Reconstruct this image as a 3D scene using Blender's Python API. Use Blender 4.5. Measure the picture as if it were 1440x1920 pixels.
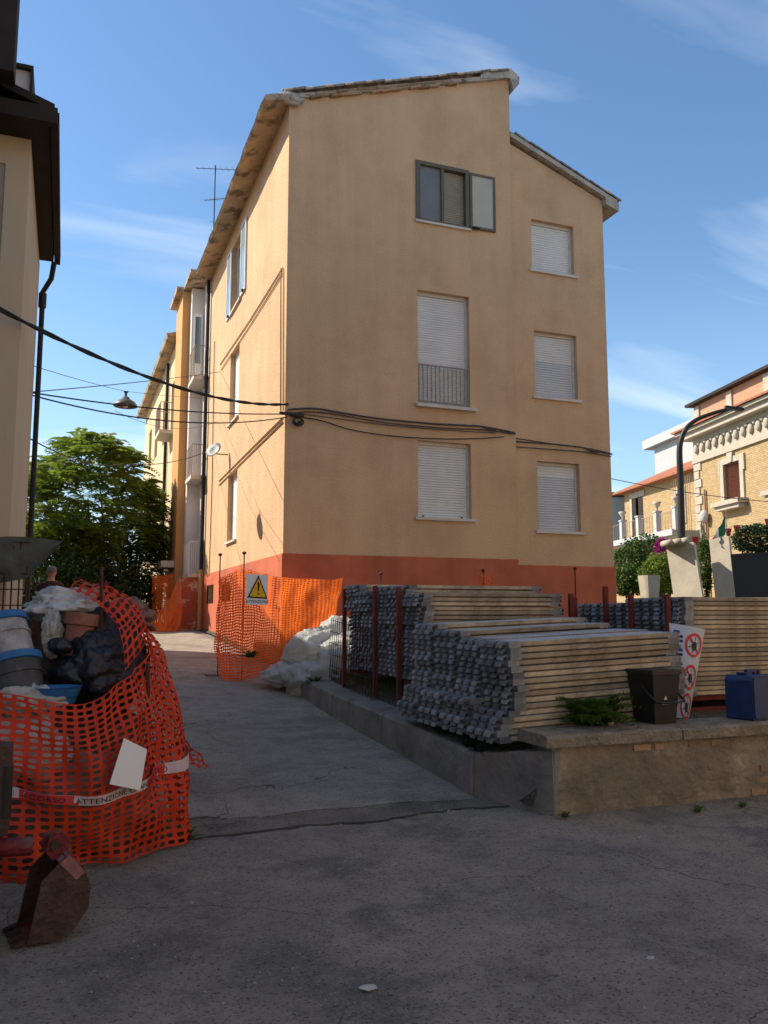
import bpy, bmesh, math, random
from mathutils import Vector, Matrix, noise as mnoise
R = random.Random(11)
for o in list(bpy.data.objects): bpy.data.objects.remove(o)
scene = bpy.context.scene
COL = scene.collection

# ------------------------------------------------------------------ camera
# world axes: x = along the front wall of the apartment house, y = along the lane, z = up
F, PITCH, YAW, EYE = 1560.0, math.radians(6.95), math.radians(20.9), 1.6
cd = bpy.data.cameras.new('camera'); cam = bpy.data.objects.new('camera', cd); COL.objects.link(cam)
cd.sensor_fit = 'VERTICAL'; cd.sensor_height = 36; cd.sensor_width = 27
cd.lens = 36 * F / 1920; cd.clip_end = 2000; cd.clip_start = 0.05
cam.location = (0, 0, EYE); cam.rotation_euler = (math.radians(90) + PITCH, 0, -YAW)
scene.camera = cam

# ------------------------------------------------------------------ sky and sun
SUN = Vector((-.846 * .7536, .533 * .7536, .6574))          # direction towards the sun
world = bpy.data.worlds.new('World'); scene.world = world; world.use_nodes = True
nt = world.node_tree; nt.nodes.clear()
def N(nt, t, **kw):
    n = nt.nodes.new(t)
    for k, v in kw.items(): setattr(n, k, v)
    return n
out = N(nt, 'ShaderNodeOutputWorld'); bg = N(nt, 'ShaderNodeBackground')
sky = N(nt, 'ShaderNodeTexSky', sky_type='NISHITA', sun_disc=False)
sky.sun_elevation = math.asin(SUN.z); sky.sun_rotation = math.atan2(SUN.x, SUN.y)
sky.air_density = 1.0; sky.dust_density = 0.25; sky.ozone_density = 3.5
bg.inputs[1].default_value = 0.115
tc = N(nt, 'ShaderNodeTexCoord'); sep = N(nt, 'ShaderNodeSeparateXYZ')
nt.links.new(tc.outputs['Generated'], sep.inputs[0])
zz = N(nt, 'ShaderNodeMath', operation='ADD'); zz.inputs[1].default_value = .18; nt.links.new(sep.outputs[2], zz.inputs[0])
zm = N(nt, 'ShaderNodeMath', operation='MAXIMUM'); zm.inputs[1].default_value = .1; nt.links.new(zz.outputs[0], zm.inputs[0])
dv = N(nt, 'ShaderNodeVectorMath', operation='DIVIDE'); nt.links.new(tc.outputs['Generated'], dv.inputs[0])
cb = N(nt, 'ShaderNodeCombineXYZ')
for i in range(3): nt.links.new(zm.outputs[0], cb.inputs[i])
nt.links.new(cb.outputs[0], dv.inputs[1])
mp = N(nt, 'ShaderNodeMapping'); mp.inputs['Rotation'].default_value = (0, 0, math.radians(35)); mp.inputs['Scale'].default_value = (.55, 1.9, .3)
mp.inputs['Location'].default_value = (1.3, .4, 0)
nt.links.new(dv.outputs[0], mp.inputs[0])
nz = N(nt, 'ShaderNodeTexNoise'); nz.inputs['Scale'].default_value = 1.3; nz.inputs['Detail'].default_value = 7; nz.inputs['Roughness'].default_value = .52; nz.inputs['Distortion'].default_value = .5
nt.links.new(mp.outputs[0], nz.inputs['Vector'])
rp = N(nt, 'ShaderNodeValToRGB'); rp.color_ramp.elements[0].position = .5; rp.color_ramp.elements[1].position = .82
rp.color_ramp.elements[0].color = (0, 0, 0, 1); rp.color_ramp.elements[1].color = (.42, .42, .42, 1)
nt.links.new(nz.outputs[0], rp.inputs[0])
mx = N(nt, 'ShaderNodeMixRGB'); mx.inputs[2].default_value = (6.6, 7.2, 8.0, 1)
nt.links.new(rp.outputs[0], mx.inputs[0]); nt.links.new(sky.outputs[0], mx.inputs[1])
hz = N(nt, 'ShaderNodeMapRange', interpolation_type='SMOOTHSTEP'); hz.inputs[1].default_value = .0; hz.inputs[2].default_value = .42; hz.inputs[3].default_value = .5; hz.inputs[4].default_value = 0
nt.links.new(sep.outputs[2], hz.inputs[0])
mh = N(nt, 'ShaderNodeMixRGB'); mh.inputs[2].default_value = (2.1, 3.6, 5.6, 1); nt.links.new(hz.outputs[0], mh.inputs[0]); hs = N(nt, 'ShaderNodeHueSaturation'); hs.inputs['Saturation'].default_value = 1.15; hs.inputs['Value'].default_value = .95; nt.links.new(sky.outputs[0], hs.inputs['Color']); nt.links.new(hs.outputs[0], mh.inputs[1]); nt.links.new(mh.outputs[0], mx.inputs[1])
nt.links.new(mx.outputs[0], bg.inputs[0]); nt.links.new(bg.outputs[0], out.inputs[0])
sd = bpy.data.lights.new('sun', 'SUN'); sd.energy = 3.5; sd.angle = math.radians(.5); sd.color = (1, .96, .90)
so = bpy.data.objects.new('sun', sd); COL.objects.link(so); so.rotation_euler = SUN.to_track_quat('Z', 'Y').to_euler(); so.location = SUN * 60
vs = scene.view_settings; vs.view_transform = 'Standard'; vs.look = 'None'; vs.exposure = 1.05; vs.gamma = 1
vs.use_white_balance = True; vs.white_balance_temperature = 7500; vs.white_balance_tint = 10      # the phone balanced for the shade

# ------------------------------------------------------------------ pixel helpers (1440 x 1920 photograph)
def ray(px, py):
    xc = (px - 720) / F; yc = (960 - py) / F
    a = math.cos(PITCH) - yc * math.sin(PITCH); c = math.sin(PITCH) + yc * math.cos(PITCH)
    return Vector((math.cos(YAW) * xc + math.sin(YAW) * a, -math.sin(YAW) * xc + math.cos(YAW) * a, c))
def hit(px, py, ax, v):
    d = ray(px, py); o = Vector((0, 0, EYE)); return o + d * ((v - o[ax]) / d[ax])
def hitp(px, py, p, n):
    d = ray(px, py); o = Vector((0, 0, EYE)); return o + d * ((p - o).dot(n) / d.dot(n))
def interp(x, pts):
    if x <= pts[0][0]: return pts[0][1]
    for (a, b), (c, d) in zip(pts, pts[1:]):
        if x <= c: return b + (d - b) * (x - a) / (c - a)
    return pts[-1][1]
STREET = [(6.6, 0), (8, .08), (11, .23), (15.2, .58), (18, .8), (24, 1.12), (32, 1.35), (60, 2.0), (300, 3)]
def gz(y): return interp(y, STREET)
YARD = [(6, .5), (9, .62), (15, .85), (22, 1.1), (40, 1.5)]
def yz(y): return interp(y, YARD)

# ------------------------------------------------------------------ objects
def link(o, parent=None):
    COL.objects.link(o)
    if parent is not None:
        o.parent = parent
        if parent.type == 'EMPTY' and not parent.get('local'):
            o.matrix_parent_inverse = Matrix.Translation(-Vector(parent.location))
    return o
def tag(o, label=None, cat=None, group=None, kind=None):
    if label: o['label'] = label
    if cat: o['category'] = cat
    if group: o['group'] = group
    if kind: o['kind'] = kind
    return o
def thing(name, label, cat, loc=(0, 0, 0), group=None, local=False, rz=0):
    o = bpy.data.objects.new(name, None); COL.objects.link(o); o.location = loc; o.rotation_euler = (0, 0, rz)
    o.empty_display_size = .1
    if local: o['local'] = 1
    return tag(o, label, cat, group)
class MB:
    def __init__(s): s.v = []; s.f = []; s.m = []; s.mi = 0; s.M = None
    def add(s, vs, fs):
        b = len(s.v)
        for p in vs:
            p = Vector(p)
            if s.M is not None: p = s.M @ p
            s.v.append(p)
        for f in fs: s.f.append([b + i for i in f]); s.m.append(s.mi)
        return s
    def box(s, x0, x1, y0, y1, z0, z1):
        if x0 > x1: x0, x1 = x1, x0
        if y0 > y1: y0, y1 = y1, y0
        if z0 > z1: z0, z1 = z1, z0
        return s.add([(x0, y0, z0), (x1, y0, z0), (x1, y1, z0), (x0, y1, z0), (x0, y0, z1), (x1, y0, z1), (x1, y1, z1), (x0, y1, z1)],
                     [(3, 2, 1, 0), (4, 5, 6, 7), (0, 1, 5, 4), (1, 2, 6, 5), (2, 3, 7, 6), (3, 0, 4, 7)])
    def quad(s, a, b, c, d): return s.add([a, b, c, d], [(0, 1, 2, 3)])
    def prism(s, poly, vec):
        """polygon (list of 3-D points) extruded by vec"""
        n = len(poly); vec = Vector(vec); P = [Vector(p) for p in poly]
        nn = Vector((0, 0, 0))
        for i in range(n): nn += P[i].cross(P[(i + 1) % n])
        if nn.dot(vec) > 0: P = P[::-1]
        return s.add(P + [p + vec for p in P], [tuple(range(n)), tuple(range(2 * n - 1, n - 1, -1))] +
                     [((i + 1) % n, i, i + n, (i + 1) % n + n) for i in range(n)])
    def tube(s, pts, r, n=8, cap=True):
        pts = [Vector(p) for p in pts]; rs = r if isinstance(r, (list, tuple)) else [r] * len(pts)
        vs = []; up = Vector((0, 0, 1)); prev = None
        for i, p in enumerate(pts):
            t = (pts[min(i + 1, len(pts) - 1)] - pts[max(i - 1, 0)]).normalized()
            if prev is None:
                a = t.cross(up)
                if a.length < 1e-3: a = t.cross(Vector((1, 0, 0)))
            else: a = prev - t * prev.dot(t)
            a.normalize(); prev = a; b = t.cross(a)
            for k in range(n):
                an = 2 * math.pi * k / n; vs.append(p + (a * math.cos(an) + b * math.sin(an)) * rs[i])
        fs = []
        for i in range(len(pts) - 1):
            for k in range(n):
                fs.append((i * n + k, i * n + (k + 1) % n, (i + 1) * n + (k + 1) % n, (i + 1) * n + k))
        if cap: fs += [tuple(range(n - 1, -1, -1)), tuple((len(pts) - 1) * n + k for k in range(n))]
        return s.add(vs, fs)
    def lathe(s, prof, c=(0, 0, 0), n=20, M=None):
        vs = []; c = Vector(c)
        for (r, z) in prof:
            for k in range(n):
                an = 2 * math.pi * k / n; p = Vector((r * math.cos(an), r * math.sin(an), z))
                vs.append((M @ p if M else p) + c)
        fs = []
        for i in range(len(prof) - 1):
            for k in range(n):
                fs.append((i * n + k, i * n + (k + 1) % n, (i + 1) * n + (k + 1) % n, (i + 1) * n + k))
        if prof[0][0] > 1e-4: fs.append(tuple(range(n - 1, -1, -1)))
        if prof[-1][0] > 1e-4: fs.append(tuple((len(prof) - 1) * n + k for k in range(n)))
        return s.add(vs, fs)
    def blob(s, c, r, seed=0, amp=.25, fr=1.5, sub=3, flat=None, wr=0.):
        bm = bmesh.new(); bmesh.ops.create_icosphere(bm, subdivisions=sub, radius=1)
        vs = []; c = Vector(c)
        for v in bm.verts:
            d = v.co.normalized(); q = d * fr + Vector((seed * 7.3, seed * 3.1, seed))
            k = 1 + amp * mnoise.noise(q) + amp * .5 * mnoise.noise(q * 2.3)
            if wr:
                w_ = q + Vector((mnoise.noise(q * 2), mnoise.noise(q * 2 + Vector((9, 0, 0))), mnoise.noise(q * 2 + Vector((0, 9, 0))))) * .35
                d1 = mnoise.voronoi(w_ * 1.5)[0]; d2 = mnoise.voronoi(w_ * 3.4)[0]; d3 = mnoise.voronoi(w_ * 7.5)[0]; k += wr * 1.1 * (d1[1] - d1[0]) + wr * .5 * (d2[1] - d2[0]) + wr * .28 * (d3[1] - d3[0]) - wr * .5
            p = Vector((d.x * r[0] * k, d.y * r[1] * k, d.z * r[2] * k))
            if flat is not None and p.z < flat: p.z = flat + (p.z - flat) * .1
            vs.append(p + c)
        fs = [tuple(v.index for v in f.verts) for f in bm.faces]; bm.free()
        return s.add(vs, fs)
    def build(s, name, mats, parent=None, smooth=False, label=None, kind=None, autosmooth=None):
        me = bpy.data.meshes.new(name); me.from_pydata([tuple(v) for v in s.v], [], s.f)
        for m in (mats if isinstance(mats, (list, tuple)) else [mats]): me.materials.append(m)
        me.polygons.foreach_set('material_index', s.m)
        if smooth: me.polygons.foreach_set('use_smooth', [True] * len(s.f))
        me.update()
        if autosmooth: me.set_sharp_from_angle(angle=math.radians(autosmooth))
        o = bpy.data.objects.new(name, me); link(o, parent)
        if label: o['label'] = label
        if kind: o['kind'] = kind
        return o
def copy_tree(o, parent=None):
    c = o.copy(); COL.objects.link(c); c.parent = parent
    for ch in o.children: copy_tree(ch, c)
    return c

# ------------------------------------------------------------------ materials
def mat(name, col, rough=.85, var=.18, scale=3., bump=0., bscale=60., metal=0., col2=None, c2pos=(.5, .62), c2scale=None, streak=0., rnd=0., trans=0., spec=.3, fine=.0):
    m = bpy.data.materials.new(name); m.use_nodes = True; t = m.node_tree; p = t.nodes['Principled BSDF']; L = t.links.new
    p.inputs['Roughness'].default_value = rough; p.inputs['Metallic'].default_value = metal; p.inputs['Specular IOR Level'].default_value = spec
    tc = N(t, 'ShaderNodeTexCoord')
    n1 = N(t, 'ShaderNodeTexNoise'); n1.inputs['Scale'].default_value = scale; n1.inputs['Detail'].default_value = 8; n1.inputs['Roughness'].default_value = .62
    L(tc.outputs['Object'], n1.inputs['Vector'])
    mr = N(t, 'ShaderNodeMapRange'); mr.inputs[1].default_value = .3; mr.inputs[2].default_value = .7; mr.inputs[3].default_value = 1 - var; mr.inputs[4].default_value = 1 + var
    L(n1.outputs[0], mr.inputs[0]); val = mr.outputs[0]
    def mul(a, b):
        k = N(t, 'ShaderNodeMath', operation='MULTIPLY'); L(a, k.inputs[0]); L(b, k.inputs[1]); return k.outputs[0]
    if streak:
        mp = N(t, 'ShaderNodeMapping'); mp.inputs['Scale'].default_value = (1.5, 1.5, .13); L(tc.outputs['Object'], mp.inputs[0])
        n3 = N(t, 'ShaderNodeTexNoise'); n3.inputs['Scale'].default_value = 1.6; n3.inputs['Detail'].default_value = 5; L(mp.outputs[0], n3.inputs['Vector'])
        m3 = N(t, 'ShaderNodeMapRange'); m3.inputs[1].default_value = .35; m3.inputs[2].default_value = .65; m3.inputs[3].default_value = 1 - streak; m3.inputs[4].default_value = 1 + streak * .6
        L(n3.outputs[0], m3.inputs[0]); val = mul(val, m3.outputs[0])
    if fine:
        n4 = N(t, 'ShaderNodeTexNoise'); n4.inputs['Scale'].default_value = 130; n4.inputs['Detail'].default_value = 3; L(tc.outputs['Object'], n4.inputs['Vector'])
        m4 = N(t, 'ShaderNodeMapRange'); m4.inputs[1].default_value = .3; m4.inputs[2].default_value = .7; m4.inputs[3].default_value = 1 - fine; m4.inputs[4].default_value = 1 + fine
        L(n4.outputs[0], m4.inputs[0]); val = mul(val, m4.outputs[0])
    if rnd:
        oi = N(t, 'ShaderNodeObjectInfo'); m5 = N(t, 'ShaderNodeMapRange'); m5.inputs[3].default_value = 1 - rnd; m5.inputs[4].default_value = 1 + rnd
        L(oi.outputs['Random'], m5.inputs[0]); val = mul(val, m5.outputs[0])
    base = N(t, 'ShaderNodeMixRGB', blend_type='MULTIPLY'); base.inputs[0].default_value = 1; base.inputs[1].default_value = (*col, 1)
    if col2:
        n2 = N(t, 'ShaderNodeTexNoise'); n2.inputs['Scale'].default_value = c2scale or scale * .7; n2.inputs['Detail'].default_value = 9; n2.inputs['Roughness'].default_value = .68
        mp2 = N(t, 'ShaderNodeMapping'); mp2.inputs['Location'].default_value = (13, 7, 3); L(tc.outputs['Object'], mp2.inputs[0]); L(mp2.outputs[0], n2.inputs['Vector'])
        r2 = N(t, 'ShaderNodeMapRange'); r2.inputs[1].default_value = c2pos[0]; r2.inputs[2].default_value = c2pos[1]; L(n2.outputs[0], r2.inputs[0])
        mm = N(t, 'ShaderNodeMixRGB'); mm.inputs[1].default_value = (*col, 1); mm.inputs[2].default_value = (*col2, 1); L(r2.outputs[0], mm.inputs[0]); L(mm.outputs[0], base.inputs[1])
    cv = N(t, 'ShaderNodeCombineXYZ')
    for i in range(3): L(val, cv.inputs[i])
    L(cv.outputs[0], base.inputs[2]); L(base.outputs[0], p.inputs['Base Color'])
    if bump:
        nb = N(t, 'ShaderNodeTexNoise'); nb.inputs['Scale'].default_value = bscale; nb.inputs['Detail'].default_value = 6; L(tc.outputs['Object'], nb.inputs['Vector'])
        b = N(t, 'ShaderNodeBump'); b.inputs['Strength'].default_value = min(1, bump * 10); b.inputs['Distance'].default_value = bump * .1
        L(nb.outputs[0], b.inputs['Height']); L(b.outputs[0], p.inputs['Normal'])
    if trans:
        tr = N(t, 'ShaderNodeBsdfTranslucent'); L(base.outputs[0], tr.inputs[0]); ms = N(t, 'ShaderNodeMixShader'); ms.inputs[0].default_value = trans
        L(p.outputs[0], ms.inputs[1]); L(tr.outputs[0], ms.inputs[2]); L(ms.outputs[0], t.nodes['Material Output'].inputs[0])
    return m
M = {}
M['stucco'] = mat('stucco', (.60, .385, .225), .92, .09, .55, .16, 24, col2=(.52, .32, .185), c2pos=(.46, .74), c2scale=.9, streak=.06, fine=.09)
M['salmon'] = mat('salmon', (.50, .13, .068), .9, .14, 1.5, .08, 30, streak=.10, fine=.06, col2=(.40, .115, .07), c2pos=(.5, .7))
M['peeling'] = mat('peeling', (.40, .10, .06), .9, .15, 2, .1, 30, col2=(.62, .40, .30), c2pos=(.5, .54), c2scale=3.2)
M['orange_wall'] = mat('orange_wall', (.62, .31, .12), .9, .08, 1, .05, 30, streak=.05)
M['cream_wall'] = mat('cream_wall', (.62, .46, .28), .9, .08, 1, .05, 30, streak=.08)
M['white_wall'] = mat('white_wall', (.68, .62, .58), .9, .06, 1, .03, 30, streak=.05)
M['grey_wall'] = mat('grey_wall', (.33, .30, .265), .92, .05, .8, .04, 30, streak=.04)
M['soffit'] = mat('soffit', (.42, .315, .215), .95, .2, 2, .2, 14, col2=(.16, .12, .09), c2pos=(.5, .6), c2scale=2.2)
M['mortar'] = mat('mortar', (.42, .38, .33), .95, .25, 5, .3, 20, col2=(.14, .13, .12), c2pos=(.52, .66), c2scale=4)
M['tile'] = mat('tile', (.30, .22, .17), .95, .3, 9, .2, 40, col2=(.16, .15, .13), c2pos=(.45, .6), rnd=.25)
M['terracotta'] = mat('terracotta', (.27, .115, .08), .9, .2, 6, .1, 30, rnd=.15)
M['brick'] = mat('brick', (.33, .21, .125), .95, .25, 9, .15, 40, rnd=.3)
M['shutter'] = mat('shutter', (.70, .69, .66), .55, .05, 2, .0, streak=.05)
M['shutter_grey'] = mat('shutter_grey', (.56, .57, .58), .6, .06, 2, .0, streak=.05)
M['trim'] = mat('trim', (.58, .52, .46), .85, .12, 5, .03)
M['bronze'] = mat('bronze', (.13, .105, .075), .5, .15, 6, metal=.2)
M['white_frame'] = mat('white_frame', (.74, .74, .72), .5, .05, 4)
M['dark'] = mat('dark', (.012, .011, .01), .8, .2, 4)
M['dark_pipe'] = mat('dark_pipe', (.022, .017, .015), .5, .2, 6)
M['dark_wood'] = mat('dark_wood', (.028, .019, .015), .75, .25, 4, .05, 20)
M['iron'] = mat('iron', (.05, .042, .036), .65, .3, 20, metal=.3)
M['rail'] = mat('rail', (.28, .22, .18), .7, .2, 10)
M['rust'] = mat('rust', (.085, .035, .022), .85, .35, 14, .08, 60)
M['red_post'] = mat('red_post', (.15, .025, .016), .7, .3, 8, .05, 40)
M['cable'] = mat('cable', (.018, .018, .019), .6, .2, 10)
M['cable_tan'] = mat('cable_tan', (.36, .23, .125), .8, .15, 10)
M['galv'] = mat('galv', (.20, .205, .21), .6, .4, 9, .05, 60, metal=.3, rnd=.35)
M['plank_side'] = mat('plank_side', (.41, .32, .215), .85, .3, 4, .08, 50, col2=(.17, .14, .095), c2pos=(.5, .68), c2scale=5, rnd=.32)
M['plank_top'] = mat('plank_top', (.42, .41, .40), .85, .2, 5, .06, 50, rnd=.12)
M['concrete_wall'] = mat('concrete_wall', (.215, .172, .12), .95, .3, 2.5, .35, 16, col2=(.34, .28, .20), c2pos=(.48, .62), c2scale=1.7, fine=.15)
M['cap'] = mat('cap', (.25, .205, .15), .95, .3, 6, .4, 25, fine=.2, col2=(.15, .13, .105), c2pos=(.5, .7))
M['kerb'] = mat('kerb', (.21, .19, .165), .95, .25, 3, .12, 22, col2=(.12, .11, .10), c2pos=(.5, .7), fine=.15)
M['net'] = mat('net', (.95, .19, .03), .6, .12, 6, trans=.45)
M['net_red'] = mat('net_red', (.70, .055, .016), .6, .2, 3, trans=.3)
M['white_paper'] = mat('white_paper', (.72, .71, .68), .7, .04, 3)
M['red_print'] = mat('red_print', (.55, .03, .025), .6, .05)
M['yellow_print'] = mat('yellow_print', (.80, .42, .015), .6, .05)
M['black_print'] = mat('black_print', (.012, .012, .014), .6, .05)
M['tape'] = mat('tape', (.52, .40, .40), .5, .1, 6)
M['plastic_film'] = mat('plastic_film', (.66, .67, .64), .3, .15, 5, .3, 22, trans=.45, spec=.5)
M['sack'] = mat('sack', (.55, .55, .55), .7, .15, 5, .2, 25)
M['black_bag'] = mat('black_bag', (.012, .014, .022), .38, .3, 6, .3, 14, spec=.5)
M['bucket_grey'] = mat('bucket_grey', (.33, .33, .33), .6, .3, 7, .1, 20, col2=(.16, .16, .17), c2pos=(.5, .65))
M['bucket_dark'] = mat('bucket_dark', (.045, .047, .055), .5, .4, 7, .1, 20, col2=(.2, .2, .2), c2pos=(.6, .7))
M['blue'] = mat('blue', (.018, .13, .33), .5, .2, 7)
M['navy'] = mat('navy', (.018, .04, .115), .55, .25, 6, .05, 30)
M['bin'] = mat('bin', (.018, .016, .015), .5, .25, 6, .03, 40)
M['debris'] = mat('debris', (.10, .085, .07), .95, .5, 9, .4, 14, col2=(.25, .21, .18), c2pos=(.55, .7), c2scale=14)
M['cloth'] = mat('cloth', (.19, .12, .10), .95, .4, 8, .3, 18)
M['tarp'] = mat('tarp', (.10, .11, .095), .6, .2, 6, .1, 20, trans=.3)
M['digger_red'] = mat('digger_red', (.17, .022, .028), .5, .3, 8, .1, 30, col2=(.13, .095, .075), c2pos=(.5, .62), c2scale=6)
M['digger_steel'] = mat('digger_steel', (.075, .042, .036), .6, .4, 8, .15, 25, metal=.3)
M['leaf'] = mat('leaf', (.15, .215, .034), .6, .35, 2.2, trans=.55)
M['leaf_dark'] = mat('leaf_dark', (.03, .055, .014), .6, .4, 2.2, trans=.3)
M['leaf_hedge'] = mat('leaf_hedge', (.06, .11, .02), .6, .4, 3, trans=.35)
M['flower'] = mat('flower', (.33, .03, .19), .7, .3, 5, trans=.3)
M['bark'] = mat('bark', (.12, .095, .07), .95, .3, 6, .3, 20)
M['grass'] = mat('grass', (.06, .10, .022), .8, .4, 3, trans=.3)
M['skin'] = mat('skin', (.42, .24, .17), .6, .08, 8)
M['hair'] = mat('hair', (.16, .14, .13), .8, .2, 30)
M['shirt'] = mat('shirt', (.06, .02, .022), .9, .2, 8)
M['trousers'] = mat('trousers', (.04, .045, .06), .9, .2, 8)
M['vstone'] = mat('vstone', (.42, .375, .30), .9, .12, 3, .05, 20)
M['vwhite'] = mat('vwhite', (.43, .44, .44), .8, .05, 2)
M['vblue'] = mat('vblue', (.33, .42, .46), .8, .05, 2)
M['vtile'] = mat('vtile', (.33, .125, .07), .9, .3, 5, .15, 16)
M['vshutter'] = mat('vshutter', (.24, .085, .055), .7, .12, 5)
M['vpink'] = mat('vpink', (.44, .25, .16), .9, .1, 2)
M['slab'] = mat('slab', (.47, .42, .335), .9, .14, 2.2, .08, 18, col2=(.30, .27, .22), c2pos=(.64, .7), c2scale=7)
M['gate'] = mat('gate', (.02, .02, .022), .6, .1, 3)
M['green_cloth'] = mat('green_cloth', (.03, .17, .07), .8, .1, 5)
M['glass'] = mat('glass', (.10, .16, .19), .08, .1, 2, spec=.8)
# brick wall of the villa
def brickmat():
    m = mat('villa_brick', (.62, .43, .20), .9, .12, 2, .0); t = m.node_tree; L = t.links.new
    p = t.nodes['Principled BSDF']; bt = N(t, 'ShaderNodeTexBrick'); tc = N(t, 'ShaderNodeTexCoord')
    sp = N(t, 'ShaderNodeSeparateXYZ'); cbn = N(t, 'ShaderNodeCombineXYZ'); L(tc.outputs['Object'], sp.inputs[0]); L(sp.outputs[1], cbn.inputs[0]); L(sp.outputs[2], cbn.inputs[1])
    bt.inputs['Scale'].default_value = 1; bt.inputs['Brick Width'].default_value = .27; bt.inputs['Row Height'].default_value = .085; bt.inputs['Mortar Size'].default_value = .012
    bt.inputs['Color1'].default_value = (.50, .35, .18, 1); bt.inputs['Color2'].default_value = (.38, .26, .13, 1); bt.inputs['Mortar'].default_value = (.27, .20, .12, 1)
    L(cbn.outputs[0], bt.inputs['Vector']); L(bt.outputs[0], p.inputs['Base Color'])
    b = N(t, 'ShaderNodeBump'); b.inputs['Strength'].default_value = .6; b.inputs['Distance'].default_value = .01; b.invert = True; L(bt.outputs['Fac'], b.inputs['Height']); L(b.outputs[0], p.inputs['Normal'])
    return m
M['vbrick'] = brickmat()
# asphalt and concrete lane
def groundmat(name, c1, c2, c3, lines=0.):
    m = bpy.data.materials.new(name); m.use_nodes = True; t = m.node_tree; L = t.links.new; p = t.nodes['Principled BSDF']; p.inputs['Roughness'].default_value = .93; p.inputs['Specular IOR Level'].default_value = .25
    tc = N(t, 'ShaderNodeTexCoord')
    def nz(s, d=8, r=.65, loc=(0, 0, 0)):
        mp = N(t, 'ShaderNodeMapping'); mp.inputs['Location'].default_value = loc; L(tc.outputs['Object'], mp.inputs[0])
        n = N(t, 'ShaderNodeTexNoise'); n.inputs['Scale'].default_value = s; n.inputs['Detail'].default_value = d; n.inputs['Roughness'].default_value = r; L(mp.outputs[0], n.inputs['Vector']); return n.outputs[0]
    def rng(v, a, b, c=0, d=1):
        k = N(t, 'ShaderNodeMapRange'); k.inputs[1].default_value = a; k.inputs[2].default_value = b; k.inputs[3].default_value = c; k.inputs[4].default_value = d; L(v, k.inputs[0]); return k.outputs[0]
    def mix(f, a, b, bt='MIX'):
        k = N(t, 'ShaderNodeMixRGB', blend_type=bt)
        if isinstance(f, float): k.inputs[0].default_value = f
        else: L(f, k.inputs[0])
        for i, v in ((1, a), (2, b)):
            if isinstance(v, tuple): k.inputs[i].default_value = (*v, 1)
            else: L(v, k.inputs[i])
        return k.outputs[0]
    c = mix(rng(nz(.8, 10, .7), .44, .58), c1, c2)
    c = mix(rng(nz(1.1, 10, .72, (4, 9, 0)), .5, .6), c, c3)
    c = mix(rng(nz(3.2, 10, .75, (1, 3, 0)), .42, .68, .0, .6), c, (c1[0] * .55, c1[1] * .55, c1[2] * .55))
    fine = nz(160, 3, .6)
    c = mix(rng(nz(75, 3, .6, (6, 6, 0)), .56, .66, 0, .75), c, (.52, .47, .40))
    c = mix(rng(nz(14, 9, .78, (7, 1, 0)), .40, .30, 0, .7), c, (c1[0] * .35, c1[1] * .35, c1[2] * .36))
    c = mix(rng(nz(45, 4, .6, (2, 5, 0)), .58, .66, 0, .65), c, (.30, .275, .235))
    c = mix(rng(nz(60, 3, .6, (3, 0, 0)), .44, .34, 0, .75), c, (.05, .05, .05))
    vo = N(t, 'ShaderNodeTexVoronoi', feature='DISTANCE_TO_EDGE'); vo.inputs['Scale'].default_value = .55; mpv = N(t, 'ShaderNodeMapping'); L(tc.outputs['Object'], mpv.inputs[0])
    wn = N(t, 'ShaderNodeTexNoise'); wn.inputs['Scale'].default_value = 2.2; wn.inputs['Detail'].default_value = 6; L(tc.outputs['Object'], wn.inputs['Vector'])
    av = N(t, 'ShaderNodeMixRGB', blend_type='ADD'); av.inputs[0].default_value = .55; L(mpv.outputs[0], av.inputs[1]); L(wn.outputs['Color'], av.inputs[2]); L(av.outputs[0], vo.inputs['Vector'])
    crack = rng(vo.outputs[0], .0, .004, .75, 0); cm = rng(nz(.7, 2, .5, (8, 2, 1)), .5, .56)
    k = N(t, 'ShaderNodeMath', operation='MULTIPLY'); L(crack, k.inputs[0]); L(cm, k.inputs[1])
    c = mix(k.outputs[0], c, (.025, .023, .02))
    L(c, p.inputs['Base Color'])
    hgt = N(t, 'ShaderNodeMath', operation='ADD'); L(rng(fine, .3, .7, 0, .6), hgt.inputs[0]); L(rng(nz(22, 6, .7), .3, .7), hgt.inputs[1]); h = hgt.outputs[0]
    k2 = N(t, 'ShaderNodeMath', operation='SUBTRACT'); L(h, k2.inputs[0]); L(k.outputs[0], k2.inputs[1]); h = k2.outputs[0]
    if lines:
        wv = N(t, 'ShaderNodeTexWave', wave_type='BANDS', bands_direction='Y'); wv.inputs['Scale'].default_value = lines; wv.inputs['Distortion'].default_value = .6; wv.inputs['Detail'].default_value = 2
        L(tc.outputs['Object'], wv.inputs['Vector']); k3 = N(t, 'ShaderNodeMath', operation='MULTIPLY_ADD'); L(rng(wv.outputs[0], .0, .25), k3.inputs[0]); k3.inputs[1].default_value = .8; L(h, k3.inputs[2]); h = k3.outputs[0]
    b = N(t, 'ShaderNodeBump'); b.inputs['Strength'].default_value = 1; b.inputs['Distance'].default_value = .022; L(h, b.inputs['Height']); L(b.outputs[0], p.inputs['Normal'])
    return m
M['asphalt'] = groundmat('asphalt', (.43, .385, .325), (.54, .475, .39), (.27, .25, .23))
M['ramp'] = groundmat('ramp_concrete', (.54, .485, .41), (.62, .56, .475), (.39, .35, .30), lines=3.2)
M['soil'] = groundmat('soil', (.10, .09, .065), (.085, .10, .045), (.14, .12, .09))

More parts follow.
